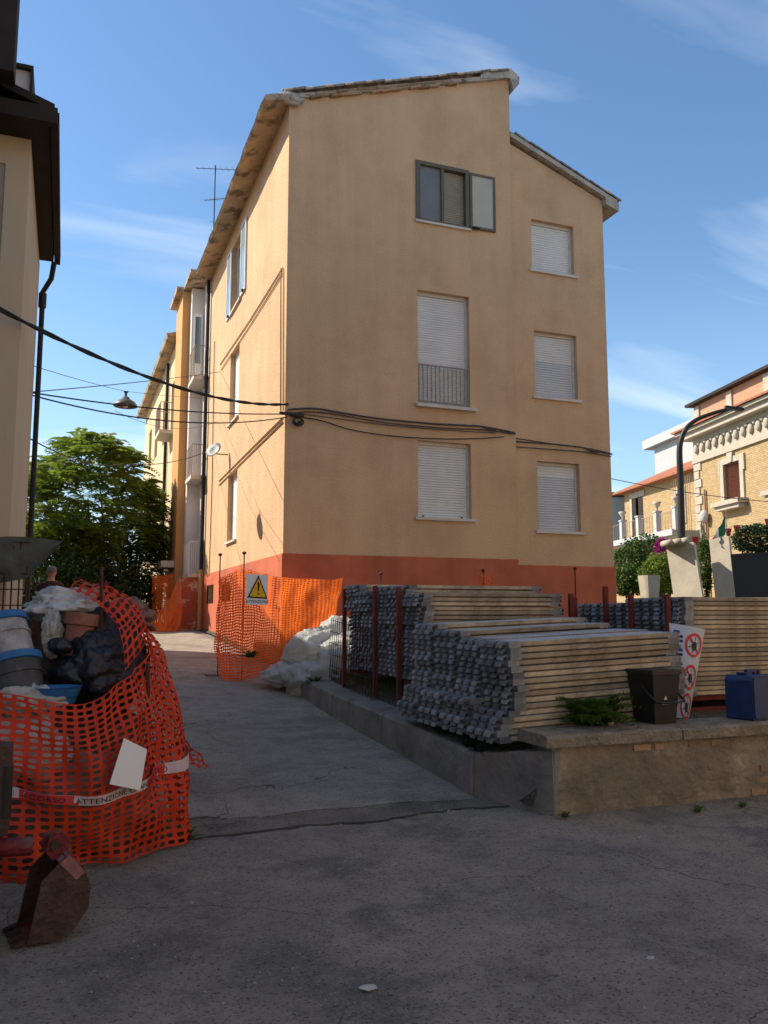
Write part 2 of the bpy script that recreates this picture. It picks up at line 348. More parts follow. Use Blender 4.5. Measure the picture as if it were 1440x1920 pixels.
# ================================================================== GROUND
M['patch'] = groundmat('road_patch', (.30, .265, .215), (.42, .36, .285), (.18, .16, .14))
M['seam'] = mat('seam', (.06, .055, .045), .95, .4, 20)
def sheet(name, xs, ys, zf, m, kind='structure'):
    mb = MB(); nx = len(xs); vs = [(x, y, zf(x, y)) for y in ys for x in xs]
    fs = [(j * nx + i, j * nx + i + 1, (j + 1) * nx + i + 1, (j + 1) * nx + i) for j in range(len(ys) - 1) for i in range(nx - 1)]
    mb.add(vs, fs); return mb.build(name, m, None, True, kind=kind)
ys = [-40, -10, 0, 3, 5, 6, 6.6, 7.2, 8, 9, 10, 11, 12, 13, 14, 15.2, 16.5, 18, 20, 22, 24, 28, 32, 40, 60, 120, 300, 700]
sheet('ground', [-400, -100, -30, -10, -4, -1, 0, 1, 2, 3, 3.6, 6, 12, 30, 100, 400], ys, lambda x, y: gz(y) - .006, M['asphalt'])
# concrete ramp with a ragged lower edge
mb = MB(); n = 26; low = []
for i in range(n + 1):
    x = -.6 + 4.02 * i / n; low.append((x, 6.72 + .10 * mnoise.noise((x * 1.7, 3, 0)) + .05 * mnoise.noise((x * 6, 1, 0)) + (.12 if x < 1.2 else 0)))
rows = [None, 8, 9.5, 11, 13, 15.2, 18, 21, 24, 28, 34]
vs = []
for r_ in rows:
    for (x, y0) in low:
        y = y0 if r_ is None else r_; vs.append((x, y, gz(y) + .006))
fs = [(j * (n + 1) + i, j * (n + 1) + i + 1, (j + 1) * (n + 1) + i + 1, (j + 1) * (n + 1) + i) for j in range(len(rows) - 1) for i in range(n)]
mb.add(vs, fs); mb.build('concrete_ramp', M['ramp'], None, True, kind='structure')
# broken asphalt strip and dirty seam below the ramp
mb = MB(); n = 60; vs = []
for i in range(n + 1):
    x = .55 + 3.0 * i / n; ya = 6.24 + .16 * (x / 3.5) + .09 * mnoise.noise((x * 1.5, 8, 0)) + .05 * mnoise.noise((x * 7, 2, 0)); vs += [(x, ya, gz(ya) - .001), (x, 6.85, gz(6.85) - .001)]
mb.add(vs, [(2 * i, 2 * i + 2, 2 * i + 3, 2 * i + 1) for i in range(n)]); mb.build('road_patch', M['patch'], None, kind='structure')
mb = MB(); vs = []
for i in range(n + 1):
    x = .55 + 3.0 * i / n; ya = 6.24 + .16 * (x / 3.5) + .09 * mnoise.noise((x * 1.5, 8, 0)) + .05 * mnoise.noise((x * 7, 2, 0)); w = max(.002, .022 + .035 * mnoise.noise((x * 5, 4, 4))); vs += [(x, ya - w, gz(ya) + .0015), (x, ya + w * .6, gz(ya) + .0015)]
mb.add(vs, [(2 * i, 2 * i + 2, 2 * i + 3, 2 * i + 1) for i in range(n)]); mb.build('road_seam', M['seam'], None, kind='structure')
# yard behind the low wall
sheet('yard_ground', [3.6, 3.74, 3.9, 4.5, 6, 9, 14, 30], [6.1, 7, 8, 9, 10, 12, 15, 22, 40], lambda x, y: (gz(y) + .05 if x < 3.65 else gz(y) + interp(y, [(6.8, .37), (9, .35), (12, .30), (14, .16), (15.1, .12)]) - .01 if x < 3.8 else yz(y)) + .03 * mnoise.noise((x * 2, y * 2, 0)), M['soil'])
# kerb along the ramp: cast blocks with open joints
kb = tag(bpy.data.objects.new('kerb', None), kind='structure'); COL.objects.link(kb); kb.location = (3.56, 7, 0)
yy = 6.78; i = 0
while yy < 15:
    ln = [2.2, 1.9, 2.4, 1.8][i % 4]; y1 = min(yy + ln, 15.1); mb = MB()
    nseg = 8; P = []
    for k in range(nseg + 1):
        y = yy + .012 + (y1 - yy - .024) * k / nseg; h = interp(y, [(6.8, .37), (9, .35), (12, .30), (14, .16), (15.1, .12)]); zt = gz(y) + h + .012 * mnoise.noise((y * 3, i, 0)); w = .015 * mnoise.noise((y * 2.2, 5 + i, 0))
        P += [(3.40 + w, y, gz(y) - .1), (3.41 + w, y, zt - .03), (3.44 + w, y, zt), (3.74, y, zt + .01), (3.74, y, gz(y) - .1)]
    f = []
    for k in range(nseg):
        for q in range(4): f.append((k * 5 + q, k * 5 + q + 1, (k + 1) * 5 + q + 1, (k + 1) * 5 + q))
    f += [(4, 3, 2, 1, 0), tuple(nseg * 5 + q for q in range(5))]
    mb.add(P, [tuple(reversed(q)) for q in f]); mb.build('kerb_block', M['kerb'], kb); yy = y1; i += 1

# low retaining wall with a worn cap, front right
rw = thing('retaining_wall', 'low rendered retaining wall with worn concrete cap in the right foreground', 'wall', (3.7, 5.93, 0))
mb = MB()
def rough_wall(mb, x0, x1, yf, yb, z0, z1, nx, nz_, amp, seed):
    vs = []; fs = []
    for j in range(nz_ + 1):
        for i in range(nx + 1):
            x = x0 + (x1 - x0) * i / nx; z = z0 + (z1 - z0) * j / nz_
            vs.append((x, yf + amp * mnoise.noise((x * 2.1, z * 3, seed)) + amp * .5 * mnoise.noise((x * 7, z * 8, seed)), z))
    for j in range(nz_):
        for i in range(nx): a = j * (nx + 1) + i; fs.append((a, a + 1, a + nx + 2, a + nx + 1))
    mb.add(vs, fs); mb.box(x0, x1, yf + .05, yb, z0, z1)
rough_wall(mb, 3.72, 13, 5.95, 6.26, -.1, .53, 90, 10, .022, 2)
mb.build('wall_body', M['concrete_wall'], rw, True)
mb = MB(); vs = []; n = 10
for k in range(n + 1):
    y = 5.94 + .84 * k / n; w = .012 * mnoise.noise((y * 3, 2, 1)) + 3.715 - .29 * k / n; h = .50 - .12 * k / n + .01 * mnoise.noise((y * 5, 1, 1)); vs += [(w, y, -.1), (w + .02, y, h), (3.80, y, h + .01)]
f = []
for k in range(n):
    for q in range(2): f.append((k * 3 + q, (k + 1) * 3 + q, (k + 1) * 3 + q + 1, k * 3 + q + 1))
f.append((0, 1, 2)); f.append((n * 3 + 2, n * 3 + 1, n * 3)); mb.add(vs, f); mb.build('corner_block', M['kerb'], rw)
x = 3.64
for i, ln in enumerate((1.35, 1.5, 1.2, 1.6, 1.4, 1.5)):
    mb = MB(); nn = 14; vs = []
    for k in range(nn + 1):
        xx = x + .006 + (ln - .012) * k / nn; e = .014 * mnoise.noise((xx * 4, 1, 0)) + .008 * mnoise.noise((xx * 15, 1, 0)); zt = .625 + .008 * mnoise.noise((xx * 3, 7, 0))
        vs += [(xx, 5.90 + e, .53), (xx, 5.90 + e, zt - .018), (xx, 5.925 + e, zt), (xx, 6.36, zt + .004), (xx, 6.36, .53)]
    f = []
    for k in range(nn):
        for q in range(5): f.append((k * 5 + q, (k + 1) * 5 + q, (k + 1) * 5 + (q + 1) % 5, k * 5 + (q + 1) % 5))
    f += [(0, 1, 2, 3, 4), tuple(nn * 5 + 4 - q for q in range(5))]
    mb.add(vs, f); mb.build('cap_stone', M['cap'], rw); x += ln
for (px, py, w, h) in [(1206, 1402, .17, .05), (1238, 1400, .09, .05), (1312, 1395, .2, .05), (1345, 1392, .1, .05), (1425, 1485, .17, .055), (1432, 1462, .15, .055), (1415, 1506, .2, .05), (1436, 1440, .1, .055)]:
    p = hit(px, py, 1, 5.93); mb = MB().box(p.x - w / 2, p.x + w / 2, 5.938 + R.uniform(-.006, .004), 6.0, p.z - h / 2, p.z + h / 2); mb.build('brick', M['brick'], rw)

# ================================================================== MAIN APARTMENT HOUSE
AX, AY = 3.73, 15.0
ab = thing('apartment_building', 'tan three storey apartment house with salmon plinth and white roller shutters', 'building', (AX, AY, .6))
def holed(mb, org, e1, nrm, s0, s1, z0, z1, holes, depth):
    """wall rectangle in the plane org + s*e1 + z, holes (s0,s1,z0,z1) with reveals going inwards"""
    org = Vector(org); e1 = Vector(e1); nrm = Vector(nrm); P = lambda s, z, d=0: org + e1 * s + Vector((0, 0, z)) - nrm * d
    S = sorted({s0, s1, *[h[0] for h in holes], *[h[1] for h in holes]}); Z = sorted({z0, z1, *[h[2] for h in holes], *[h[3] for h in holes]})
    flip = e1.cross(Vector((0, 0, 1))).dot(nrm) < 0
    def q(a, b, c, d): mb.add([a, b, c, d], [(3, 2, 1, 0) if flip else (0, 1, 2, 3)])
    for a, b in zip(S, S[1:]):
        for c, d in zip(Z, Z[1:]):
            if any(h[0] <= a and b <= h[1] and h[2] <= c and d <= h[3] for h in holes): continue
            q(P(a, c), P(b, c), P(b, d), P(a, d))
    for (a, b, c, d) in holes:
        q(P(a, c), P(a, d), P(a, d, depth), P(a, c, depth)); q(P(b, d), P(b, c), P(b, c, depth), P(b, d, depth))
        q(P(a, d), P(b, d), P(b, d, depth), P(a, d, depth)); q(P(b, c), P(a, c), P(a, c, depth), P(b, c, depth))
EV, RZ, SX, RX = 11.66, 13.32, 8.68, 11.13      # eave height, ridge height, step, right end
FR = [(6.46, 7.63, 9.66, 10.94), (6.46, 7.63, 5.78, 8.17), (6.45, 7.63, 3.48, 5.04)]
FRR = [(9.24, 10.33, 9.06, 10.24), (9.25, 10.33, 6.22, 7.70), (9.25, 10.31, 3.32, 4.82)]
LY = 24.35
LW = [(19.6, 20.85, 9.3, 11.1), (19.65, 20.85, 6.35, 8.2), (19.6, 20.8, 3.35, 5.05)]
bh = []
for (a, b, c, d) in [(389, 401, 1098, 1137), (418, 433, 1094, 1134)]:
    p0 = hit(b, d, 0, AX); p1 = hit(a, c, 0, AX); bh.append((p0.y, p1.y, p0.z + .08, p1.z))
mb = MB()
holed(mb, (0, AY, 0), (1, 0, 0), (0, -1, 0), AX, SX, .3, EV - .1, FR, .2)
mb.add([(AX, AY, EV - .1), (SX, AY, EV - .1), (SX, AY, RZ), (AX, AY, EV)], [(0, 1, 2, 3)])
holed(mb, (0, AY + .12, 0), (1, 0, 0), (0, -1, 0), SX, RX, .3, 10.9, FRR, .2)
mb.add([(SX, AY + .12, 10.9), (RX, AY + .12, 10.9), (RX, AY + .12, 11.0), (SX, AY + .12, 11.92)], [(0, 1, 2, 3)])
mb.add([(SX, AY, .3), (SX, AY + .12, .3), (SX, AY + .12, RZ), (SX, AY, RZ)], [(0, 1, 2, 3)])                       # the small step
mb.add([(SX, AY + .12, 11.0), (SX, LY, 11.0), (SX, LY, RZ), (SX, AY + .12, RZ)], [(0, 1, 2, 3)])
mb.add([(RX, AY + .12, .3), (RX, LY, .3), (RX, LY, 11.0), (RX, AY + .12, 11.0)], [(0, 1, 2, 3)])
mb.add([(RX, LY, .3), (AX, LY, .3), (AX, LY, EV), (SX, LY, RZ), (SX, LY, 11.92), (RX, LY, 11)], [(0, 1, 2, 3, 4, 5)])
holed(mb, (AX, 0, 0), (0, 1, 0), (-1, 0, 0), AY, LY, .3, EV, LW + bh, .17)
mb.build('wall', M['stucco'], ab)
# plinth, 25 mm proud, with a ragged paint line
mb = MB()
def band(p0, p1, nrm, z0, z1, n, seed):
    p0 = Vector(p0); p1 = Vector(p1); nrm = Vector(nrm) * .022; a = []; b = []
    for i in range(n + 1):
        p = p0.lerp(p1, i / n) + nrm; a.append(p + Vector((0, 0, z0))); b.append(p + Vector((0, 0, z1 + .012 * mnoise.noise((i * .7, seed, 0)))))
    up = Vector((0, 0, 1)); flip = (p1 - p0).cross(up).dot(nrm) < 0
    for i in range(n):
        q = [a[i], a[i + 1], b[i + 1], b[i]]; t = [b[i], b[i + 1], b[i + 1] - nrm, b[i] - nrm]
        mb.add(q + t, [(3, 2, 1, 0), (7, 6, 5, 4)] if flip else [(0, 1, 2, 3), (4, 5, 6, 7)])
band((AX - .02, AY, 0), (SX, AY, 0), (0, -1, 0), .3, 2.70, 30, 1); band((SX - .02, AY + .12, 0), (RX + .02, AY + .12, 0), (0, -1, 0), .3, 2.60, 16, 2); band((RX, AY + .1, 0), (RX, LY, 0), (1, 0, 0), .3, 2.6, 10, 3)
mb.build('plinth', M['salmon'], ab)
mb = MB(); holed(mb, (AX - .022, 0, 0), (0, 1, 0), (-1, 0, 0), AY - .02, LY, .3, 2.70, bh, .05); mb.build('plinth', M['salmon'], ab)
for h in bh: MB().box(AX + .165, AX + .2, h[0] - .02, h[1] + .02, h[2] - .02, h[3] + .02).build('basement_opening', M['dark'], ab)

def shutter(s0, s1, z0, z1, y, m, pitch=.052):
    n = max(4, int((z1 - z0) / pitch)); mb = MB(); vs = []; fs = []
    for i in range(n):
        za = z0 + (z1 - z0) * i / n; zb = z0 + (z1 - z0) * (i + 1) / n; b = len(vs)
        vs += [(s0, y, za), (s1, y, za), (s1, y - .011, za + (zb - za) * .3), (s0, y - .011, za + (zb - za) * .3), (s1, y - .011, za + (zb - za) * .7), (s0, y - .011, za + (zb - za) * .7), (s1, y, zb - .004), (s0, y, zb - .004), (s1, y + .008, zb), (s0, y + .008, zb)]
        fs += [(b, b + 1, b + 2, b + 3), (b + 3, b + 2, b + 4, b + 5), (b + 5, b + 4, b + 6, b + 7), (b + 7, b + 6, b + 8, b + 9)]
    mb.add(vs, fs); mb.box(s0, s1, y + .012, y + .03, z0, z1); return mb
def window_front(s0, s1, z0, z1, y, sh, low=None):
    w = MB(); fw = .05; y0_ = y; y = y + .045
    w.box(s0, s0 + fw, y + .07, y + .15, z0, z1).box(s1 - fw, s1, y + .07, y + .15, z0, z1).box(s0 + fw, s1 - fw, y + .071, y + .15, z1 - .07, z1)
    wo = w.build('window', M['trim'], ab)
    if low is None:
        shutter(s0 + fw, s1 - fw, z0 + .02, z1 - .07, y + .10, sh).build('roller_shutter', sh, wo)
    else:
        shutter(s0 + fw, s1 - fw, low, z1 - .07, y + .10, M['shutter']).build('roller_shutter', M['shutter'], wo)
        shutter(s0 + fw, s1 - fw, z0 + .02, low - .006, y + .098, sh).build('roller_shutter', sh, wo)
    y = y0_; sl = MB().box(s0 - .07, s1 + .07, y - .055, y + .19, z0 - .045, z0 + .012).build('sill', M['trim'], wo)
    for sx in (s0 + .16, s1 - .16): 
        if low is None: MB().box(sx - .02, sx + .02, y + .115, y + .135, z0 + .03, z0 + .06).build('stopper', M['dark'], wo)
    return wo
w = window_front(*FR[2], AY, M['shutter'])
w = window_front(*FR[1], AY, M['shutter'])
s0, s1, z0, z1 = FR[1]; mb = MB(); rz1 = 6.62
mb.box(s0, s1, AY + .005, AY + .03, rz1 - .03, rz1)
ra = mb.build('railing', M['rail'], ab)
MB().box(s0, s1, AY + .005, AY + .03, z0 + .06, z0 + .085).build('rail', M['rail'], ra)
for i in range(13):
    xx = s0 + .03 + (s1 - s0 - .06) * i / 12; MB().box(xx - .009, xx + .009, AY + .008, AY + .026, z0 + .085, rz1 - .03).build('bar', M['rail'], ra)
MB().box(s0 - .06, s1 + .1, AY - .12, AY, z0 - .07, z0 - .005).build('balcony_slab', M['trim'], ab)
y2 = AY + .12
window_front(*FRR[0], y2, M['shutter']); window_front(*FRR[1], y2, M['shutter_grey'], low=7.05); window_front(*FRR[2], y2, M['shutter_grey'], low=4.5)
# top floor casement: fly screen, half shut blind, wing folded out on the wall
s0, s1, z0, z1 = FR[0]; mb = MB(); fw = .06
mb.box(s0 - .03, s1 + .03, AY - .03, AY + .1, z1 - .05, z1 + .03).box(s0 - .03, s0 + fw, AY - .03, AY + .1, z0, z1 - .05).box(s1 - fw, s1 + .03, AY - .03, AY + .1, z0, z1 - .05).box(s0 + fw, s1 - fw, AY - .028, AY + .1, z0, z0 + .05)
wo = mb.build('window', M['bronze'], ab); xm = s0 + .58
MB().box(xm - .03, xm + .03, AY - .02, AY + .08, z0 + .05, z1 - .05).build('mullion', M['bronze'], wo)
MB().box(s0 + fw, xm - .03, AY + .03, AY + .05, z0 + .05, z1 - .05).build('pane', mat('screen', (.17, .18, .18), .5, .1, 3), wo)
shutter(xm + .03, s1 - fw, z0 + .05, z1 - .05, AY + .09, M['trim'], .05).build('roller_shutter', mat('blind', (.30, .26, .2), .7, .1), wo)
MB().box(s0 - .05, s1 + .05, AY - .06, AY + .1, z0 - .05, z0 - .003).build('sill', M['trim'], wo)
x0 = s1 + .035; x1 = 8.27; mb = MB(); yb = AY - .05
mb.box(x0, x0 + .055, yb, yb + .035, z0 + .02, z1 - .02).box(x1 - .055, x1, yb, yb + .035, z0 + .02, z1 - .02).box(x0 + .055, x1 - .055, yb, yb + .035, z1 - .075, z1 - .02).box(x0 + .055, x1 - .055, yb, yb + .035, z0 + .02, z0 + .075)
sh_ = mb.build('casement_wing', M['bronze'], ab); MB().box(x0 + .055, x1 - .055, yb + .012, yb + .024, z0 + .075, z1 - .075).build('panel', mat('wing_panel', (.44, .40, .34), .6, .05), sh_)
MB().box(x0 + .03, x0 + .2, yb - .05, yb, z0 + .0, z0 + .03).tube([(x0 + .1, yb - .03, z0 + .04), (x0 + .1, yb - .07, z0 - .03)], .012).build('latch', M['dark'], sh_)
# windows of the lane side
for i, (a, b, c, d) in enumerate(LW):
    mb = MB(); x = AX + .12
    mb.box(x, x + .05, a, a + .06, c, d).box(x, x + .05, b - .06, b, c, d).box(x, x + .05, a + .06, b - .06, d - .06, d).box(x, x + .05, a + .06, b - .06, c, c + .06)
    wo = mb.build('window', M['white_frame'], ab)
    if i: MB().box(x + .01, x + .035, a + .06, b - .06, c + .06, d - .06).build('roller_shutter', M['shutter'], wo)
    else: MB().box(x + .015, x + .03, a + .06, b - .06, c + .06, d - .06).build('pane', M['glass'], wo)
    MB().box(AX - .06, AX + .12, a - .06, b + .06, c - .05, c - .002).build('sill', M['trim'], wo)
    if i == 0:
        for (ya, yb2, nm) in ((a - .62, a - .03, 1), (b + .03, b + .62, 0)):
            k = MB(); xo = AX - .045; k.box(xo, xo + .035, ya, ya + .05, c, d).box(xo, xo + .035, yb2 - .05, yb2, c, d).box(xo, xo + .035, ya + .05, yb2 - .05, d - .05, d).box(xo, xo + .035, ya + .05, yb2 - .05, c, c + .05)
            ko = k.build('casement_wing', M['white_frame'], wo); 
            MB().box(AX - .09, AX - .045, ya + .1, ya + .16, c - .04, c + .02).build('latch', M['dark'], wo)
            MB().box(xo + .012, xo + .024, ya + .05, yb2 - .05, c + .05, d - .05).build('pane', mat('pane_sky', (.25, .36, .45), .1, .05, spec=.8), wo)
# roofs
sl = (RZ - EV) / (SX - AX); ov = .5
rf = MB(); y0r, y1r = AY - .08, LY + .1
def slab(mb, xa, za, xb, zb, ya, yb, th): mb.prism([(xa, ya, za), (xb, ya, zb), (xb, ya, zb + th), (xa, ya, za + th)], (0, yb - ya, 0))
slab(rf, AX + .02, EV + .012, SX + .16, RZ + .05, y0r, y1r, .09)
roof = rf.build('roof', M['mortar'], ab)
rf = MB(); vs = []; fs = []; nseg = 40
for k in range(nseg + 1):
    y = AY - .14 + (LY + .12 - AY + .14) * k / nseg; e = .02 * mnoise.noise((y * 2, 0, 0)) + .012 * mnoise.noise((y * 9, 0, 4)); zo = EV - ov * sl
    vs += [(AX + .03, y, EV - .05), (AX - ov + e, y, zo - .02 + e * .5), (AX - ov - .05 + e, y, zo + .03), (AX - ov - .02 + e, y, zo + .10), (AX + .03, y, EV + .11)]
for k in range(nseg):
    for q in range(4): fs.append((k * 5 + q, k * 5 + q + 1, (k + 1) * 5 + q + 1, (k + 1) * 5 + q))
fs += [(4, 3, 2, 1, 0), tuple(nseg * 5 + q for q in range(5))]
rf.add(vs, [tuple(reversed(f)) for f in fs]); rf.build('eave', M['soffit'], ab)
rf = MB(); slab(rf, SX + .005, 11.98, RX + .32, 10.90, AY - .02, LY + .1, .11); rf.build('roof', M['mortar'], ab)
rf = MB().prism([(RX + .0, AY - .03, 10.86), (RX + .34, AY - .03, 10.74), (RX + .36, AY - .03, 10.92), (RX, AY - .03, 11.02)], (0, LY - AY, 0)); rf.build('eave', M['mortar'], ab)
mb = MB().prism([(SX - .75, AY - .10, RZ - .22), (SX - .02, AY - .10, RZ - .02), (SX + .06, AY - .10, RZ - .3), (SX + .2, AY - .10, RZ - .12), (SX + .22, AY - .10, RZ + .05), (SX + .0, AY - .10, RZ + .2), (SX - .75, AY - .10, RZ - .03)], (0, .6, 0)); mb.build('ridge_mortar', M['mortar'], roof)
mb = MB().blob((AX + .0, AY - .08, EV + .0), (.27, .11, .12), 3, .3, 1.6, 3, wr=.06); mb.build('corner_mortar', M['mortar'], roof)
# verge: barrel tiles and the ragged brick course under them
tl = MB(); nn = 8; vs = []
for j, (yy_, rr) in enumerate(((0, .095), (.47, .075))):
    for k in range(nn + 1):
        an = math.pi * k / nn; vs.append((yy_, -math.cos(an) * rr, math.sin(an) * rr))
for j, (yy_, rr) in enumerate(((0, .078), (.47, .058))):
    for k in range(nn + 1):
        an = math.pi * k / nn; vs.append((yy_, -math.cos(an) * rr, math.sin(an) * rr))
m1 = nn + 1; fs = []
for k in range(nn): fs += [(k, k + 1, m1 + k + 1, m1 + k), (2 * m1 + k + 1, 2 * m1 + k, 3 * m1 + k, 3 * m1 + k + 1), (k + 1, k, 2 * m1 + k, 2 * m1 + k + 1), (m1 + k, m1 + k + 1, 3 * m1 + k + 1, 3 * m1 + k)]
tl.add(vs, fs); first = None
for row in range(3):
    for i in range(12):
        xx = AX - .12 + i * .415; z = EV + (xx - AX) * sl + .125 + R.uniform(-.012, .012)
        if first is None: o = first = tl.build('roof_tile', M['tile'], roof, True)
        else: o = first.copy(); link(o, roof)
        o.location = (xx, AY - .06 + row * .2 + R.uniform(-.02, .02), z); o.rotation_euler = (0, -math.atan(sl) - .05 + R.uniform(-.03, .03), R.uniform(-.03, .03))
bm_ = MB().box(-.12, .12, 0, .1, -.022, .022); first = None
for row in range(2):
    for i in range(15):
        xx = AX + .42 + i * .215 + row * .1
        if row == 1 and i % 4 == 1: continue
        if first is None: o = first = bm_.build('brick', M['brick'], roof)
        else: o = first.copy(); link(o, roof)
        o.location = (xx, AY - .075 - R.uniform(0, .035), EV + (xx - AX) * sl + .045 - row * .055 + R.uniform(-.006, .006)); o.rotation_euler = (R.uniform(-.1, .1), -math.atan(sl) + R.uniform(-.06, .06), R.uniform(-.12, .12))
# right roof edge tiles
for i in range(7):
    xx = SX + .12 + i * .385; z = 12.09 - (xx - SX) * .388
    o = bpy.data.objects.new('roof_tile', bpy.data.meshes['roof_tile']); link(o, roof); o.location = (xx, AY + .05, z + .01); o.rotation_euler = (0, math.atan(.388) - .03 + R.uniform(-.02, .02), R.uniform(-.03, .03))
# gutter pipe on the lane side
mb = MB().tube([(AX - .09, LY - .05, EV - .12), (AX - .09, LY - .05, 2.85)], .058, 10); mb.build('downpipe', M['dark_pipe'], ab)
mb = MB().tube([(AX - .09, LY - .05, 2.85), (AX - .09, LY - .05, gz(LY))], .075, 10); mb.build('pipe_guard', M['orange_wall'], ab)
# clips and cables on the facades
def cab(name, pts, r, m, parent): return MB().tube(pts, r, 6).build(name, m, parent, True)
cab('wall_cable', [hit(x, y, 0, AX - .02) for x, y in ((530, 502), (526, 508), (470, 598), (412, 684))], .014, M['cable_tan'], ab)
cab('wall_cable', [hit(x, y, 0, AX - .02) for x, y in ((530, 512), (474, 602), (414, 694))], .012, M['cable_tan'], ab)
for dx in (0, 5): cab('wall_cable', [hit(531 - dx, y, 0, AX - .018) for y in (503, 600, 700, 770)], .011, M['cable_tan'], ab)
for dy in (0, 8): cab('wall_cable', [hit(x, y + dy, 0, AX - .02) for x, y in ((530, 783), (470, 842), (410, 902))], .014, M['cable_tan'], ab)
cab('wall_cable', [hit(x, y, 0, AX - .03) for x, y in ((402, 640), (400, 760), (398, 900), (392, 1080))], .012, M['iron'], ab)

# projecting loggia bay past the downpipe, with balconies
BX = 3.34; BY = 25.6
mb = MB().box(BX, AX + .6, BY, 25.98, .9, 11.75); mb.build('bay', M['white_wall'], ab)
mb = MB().box(AX - .01, AX + .5, LY + .003, BY, .9, 11.8); mb.build('bay', M['white_wall'], ab)
MB().box(BX - .22, AX + .6, LY + .12, 25.99, 11.8, 11.9).build('bay_roof', M['soffit'], ab)
MB().box(3.13, AX - .02, LY + .05, BY - .003, .8, 2.62).build('base_pillar', M['peeling'], ab)
for zf in (2.75, 5.62, 8.62):
    MB().box(BX - .06, AX - .012, LY + .02, BY - .003, zf - .12, zf).build('balcony_slab', M['trim'], ab)
    rl = MB(); rt = zf + .92
    rl.tube([(AX - .03, LY + .06, rt), (BX - .03, LY + .06, rt), (BX - .03, BY - .01, rt)], .013, 6)
    rl = rl.build('railing', M['rail'] if zf > 3 else M['white_frame'], ab)
    for i in range(7):
        xx = BX - .03 + (AX - BX) * i / 6.5; MB().tube([(xx, LY + .06, zf), (xx, LY + .06, rt)], .008, 5).build('bar', M['rail'] if zf > 3 else M['white_frame'], rl)
    for i in range(1, 8): yy_ = LY + .06 + 1.15 * i / 7.2; MB().tube([(BX - .03, yy_, zf), (BX - .03, yy_, rt)], .008, 5).build('bar', M['rail'] if zf > 3 else M['white_frame'], rl)
    if zf > 8:
        d = MB().box(AX - .34, AX - .05, BY - .05, BY - .003, zf, zf + 2.3).build('door', M['white_frame'], ab); MB().box(AX - .28, AX - .1, BY - .055, BY - .05, zf + .7, zf + 2.2).build('pane', M['glass'], d)
# chimney and aerial
c = hit(392, 440, 0, 4.3)
ch = MB().box(4.05, 4.6, c.y - .3, c.y + .3, 11.5, 13.05).box(3.98, 4.67, c.y - .37, c.y + .37, 13.05, 13.15); ch.build('chimney', M['stucco'], ab)
an = thing('tv_antenna', 'thin television aerial on a mast above the eave of the tan house', 'antenna', (4.3, c.y, 13.15))
a0 = hit(400, 400, 0, 4.3); a0 = Vector((4.3, c.y, 13.15)); top = hit(404, 310, 1, c.y)
an_top = Vector((top.x, c.y, top.z)); a0.x = top.x; an.location = a0
MB().tube([a0 - Vector((0, 0, .1)), an_top], .022, 6).build('mast', M['iron'], an)
for (f, ln, ang) in ((.97, 1.35, 0), (.72, .8, .25)):
    p = a0.lerp(an_top, f); d = Vector((math.cos(.5 + ang), -math.sin(.5 + ang), -.12)); MB().tube([p - d * ln * .55, p + d * ln * .6], .013, 5).build('boom', M['iron'], an)
    for k in range(7):
        q = p + d * ln * (-.5 + k * .17); e = d.cross(Vector((0, 0, 1))).normalized() * (.11 + .012 * k); MB().tube([q - e, q + e], .006, 4).build('element', M['iron'], an)
for k in range(5): p = a0.lerp(an_top, .25 + .07 * k); MB().tube([p - Vector((.16, .1, 0)), p + Vector((.16, .1, 0))], .006, 4).build('element', M['iron'], an)

# ================================================================== FARTHER BLOCK OF THE LANE
fb = thing('far_apartment_block', 'orange and cream apartment block farther down the lane behind the tan house', 'building', (3.1, 26, 1.2))
PX = hit(336, 800, 1, 26.0).x; TY1 = 27.6
MB().box(PX, AX + .55, 26.0, TY1, 1, 11.75).build('stair_tower', M['orange_wall'], fb)
MB().box(PX - .2, AX + .6, 25.995, TY1 + .2, 11.75, 11.9).build('tower_roof', M['soffit'], fb)
WX = PX + .12; Y1 = 40; EZ = 10.9
wins = [(28.6, 29.5, 7.9, 9.6), (31.2, 32.2, 7.9, 9.6), (34, 35.2, 7.9, 9.6), (36.6, 37.8, 7.9, 9.6), (31.2, 32.2, 4.7, 6.2), (34, 35.2, 4.7, 6.2), (36.6, 37.8, 4.7, 6.2), (31.4, 32.4, 1.9, 3.4), (34.4, 35.4, 1.9, 3.4)]
mb = MB(); holed(mb, (WX, 0, 0), (0, 1, 0), (-1, 0, 0), TY1, Y1, .9, EZ, wins, .2); mb.box(WX + .25, AX + 2.2, TY1, Y1, .9, EZ); mb.build('wall', M['cream_wall'], fb)
for (a, b, c_, d) in wins:
    wo = MB().box(WX + .1, WX + .16, a, a + .09, c_, d).box(WX + .1, WX + .16, b - .09, b, c_, d).box(WX + .1, WX + .16, a + .09, b - .09, d - .09, d).box(WX + .1, WX + .16, a + .09, b - .09, c_, c_ + .09).build('window', M['white_frame'], fb)
    MB().box(WX + .12, WX + .14, a + .09, b - .09, c_ + .09, d - .09).build('pane', M['glass'], wo)
MB().prism([(WX - .38, TY1 + .1, EZ - .12), (AX + 2.4, TY1 + .1, EZ + .75), (AX + 2.4, TY1 + .1, EZ + .93), (WX - .42, TY1 + .1, EZ)], (0, Y1 - TY1 + .3, 0)).build('roof', M['soffit'], fb)
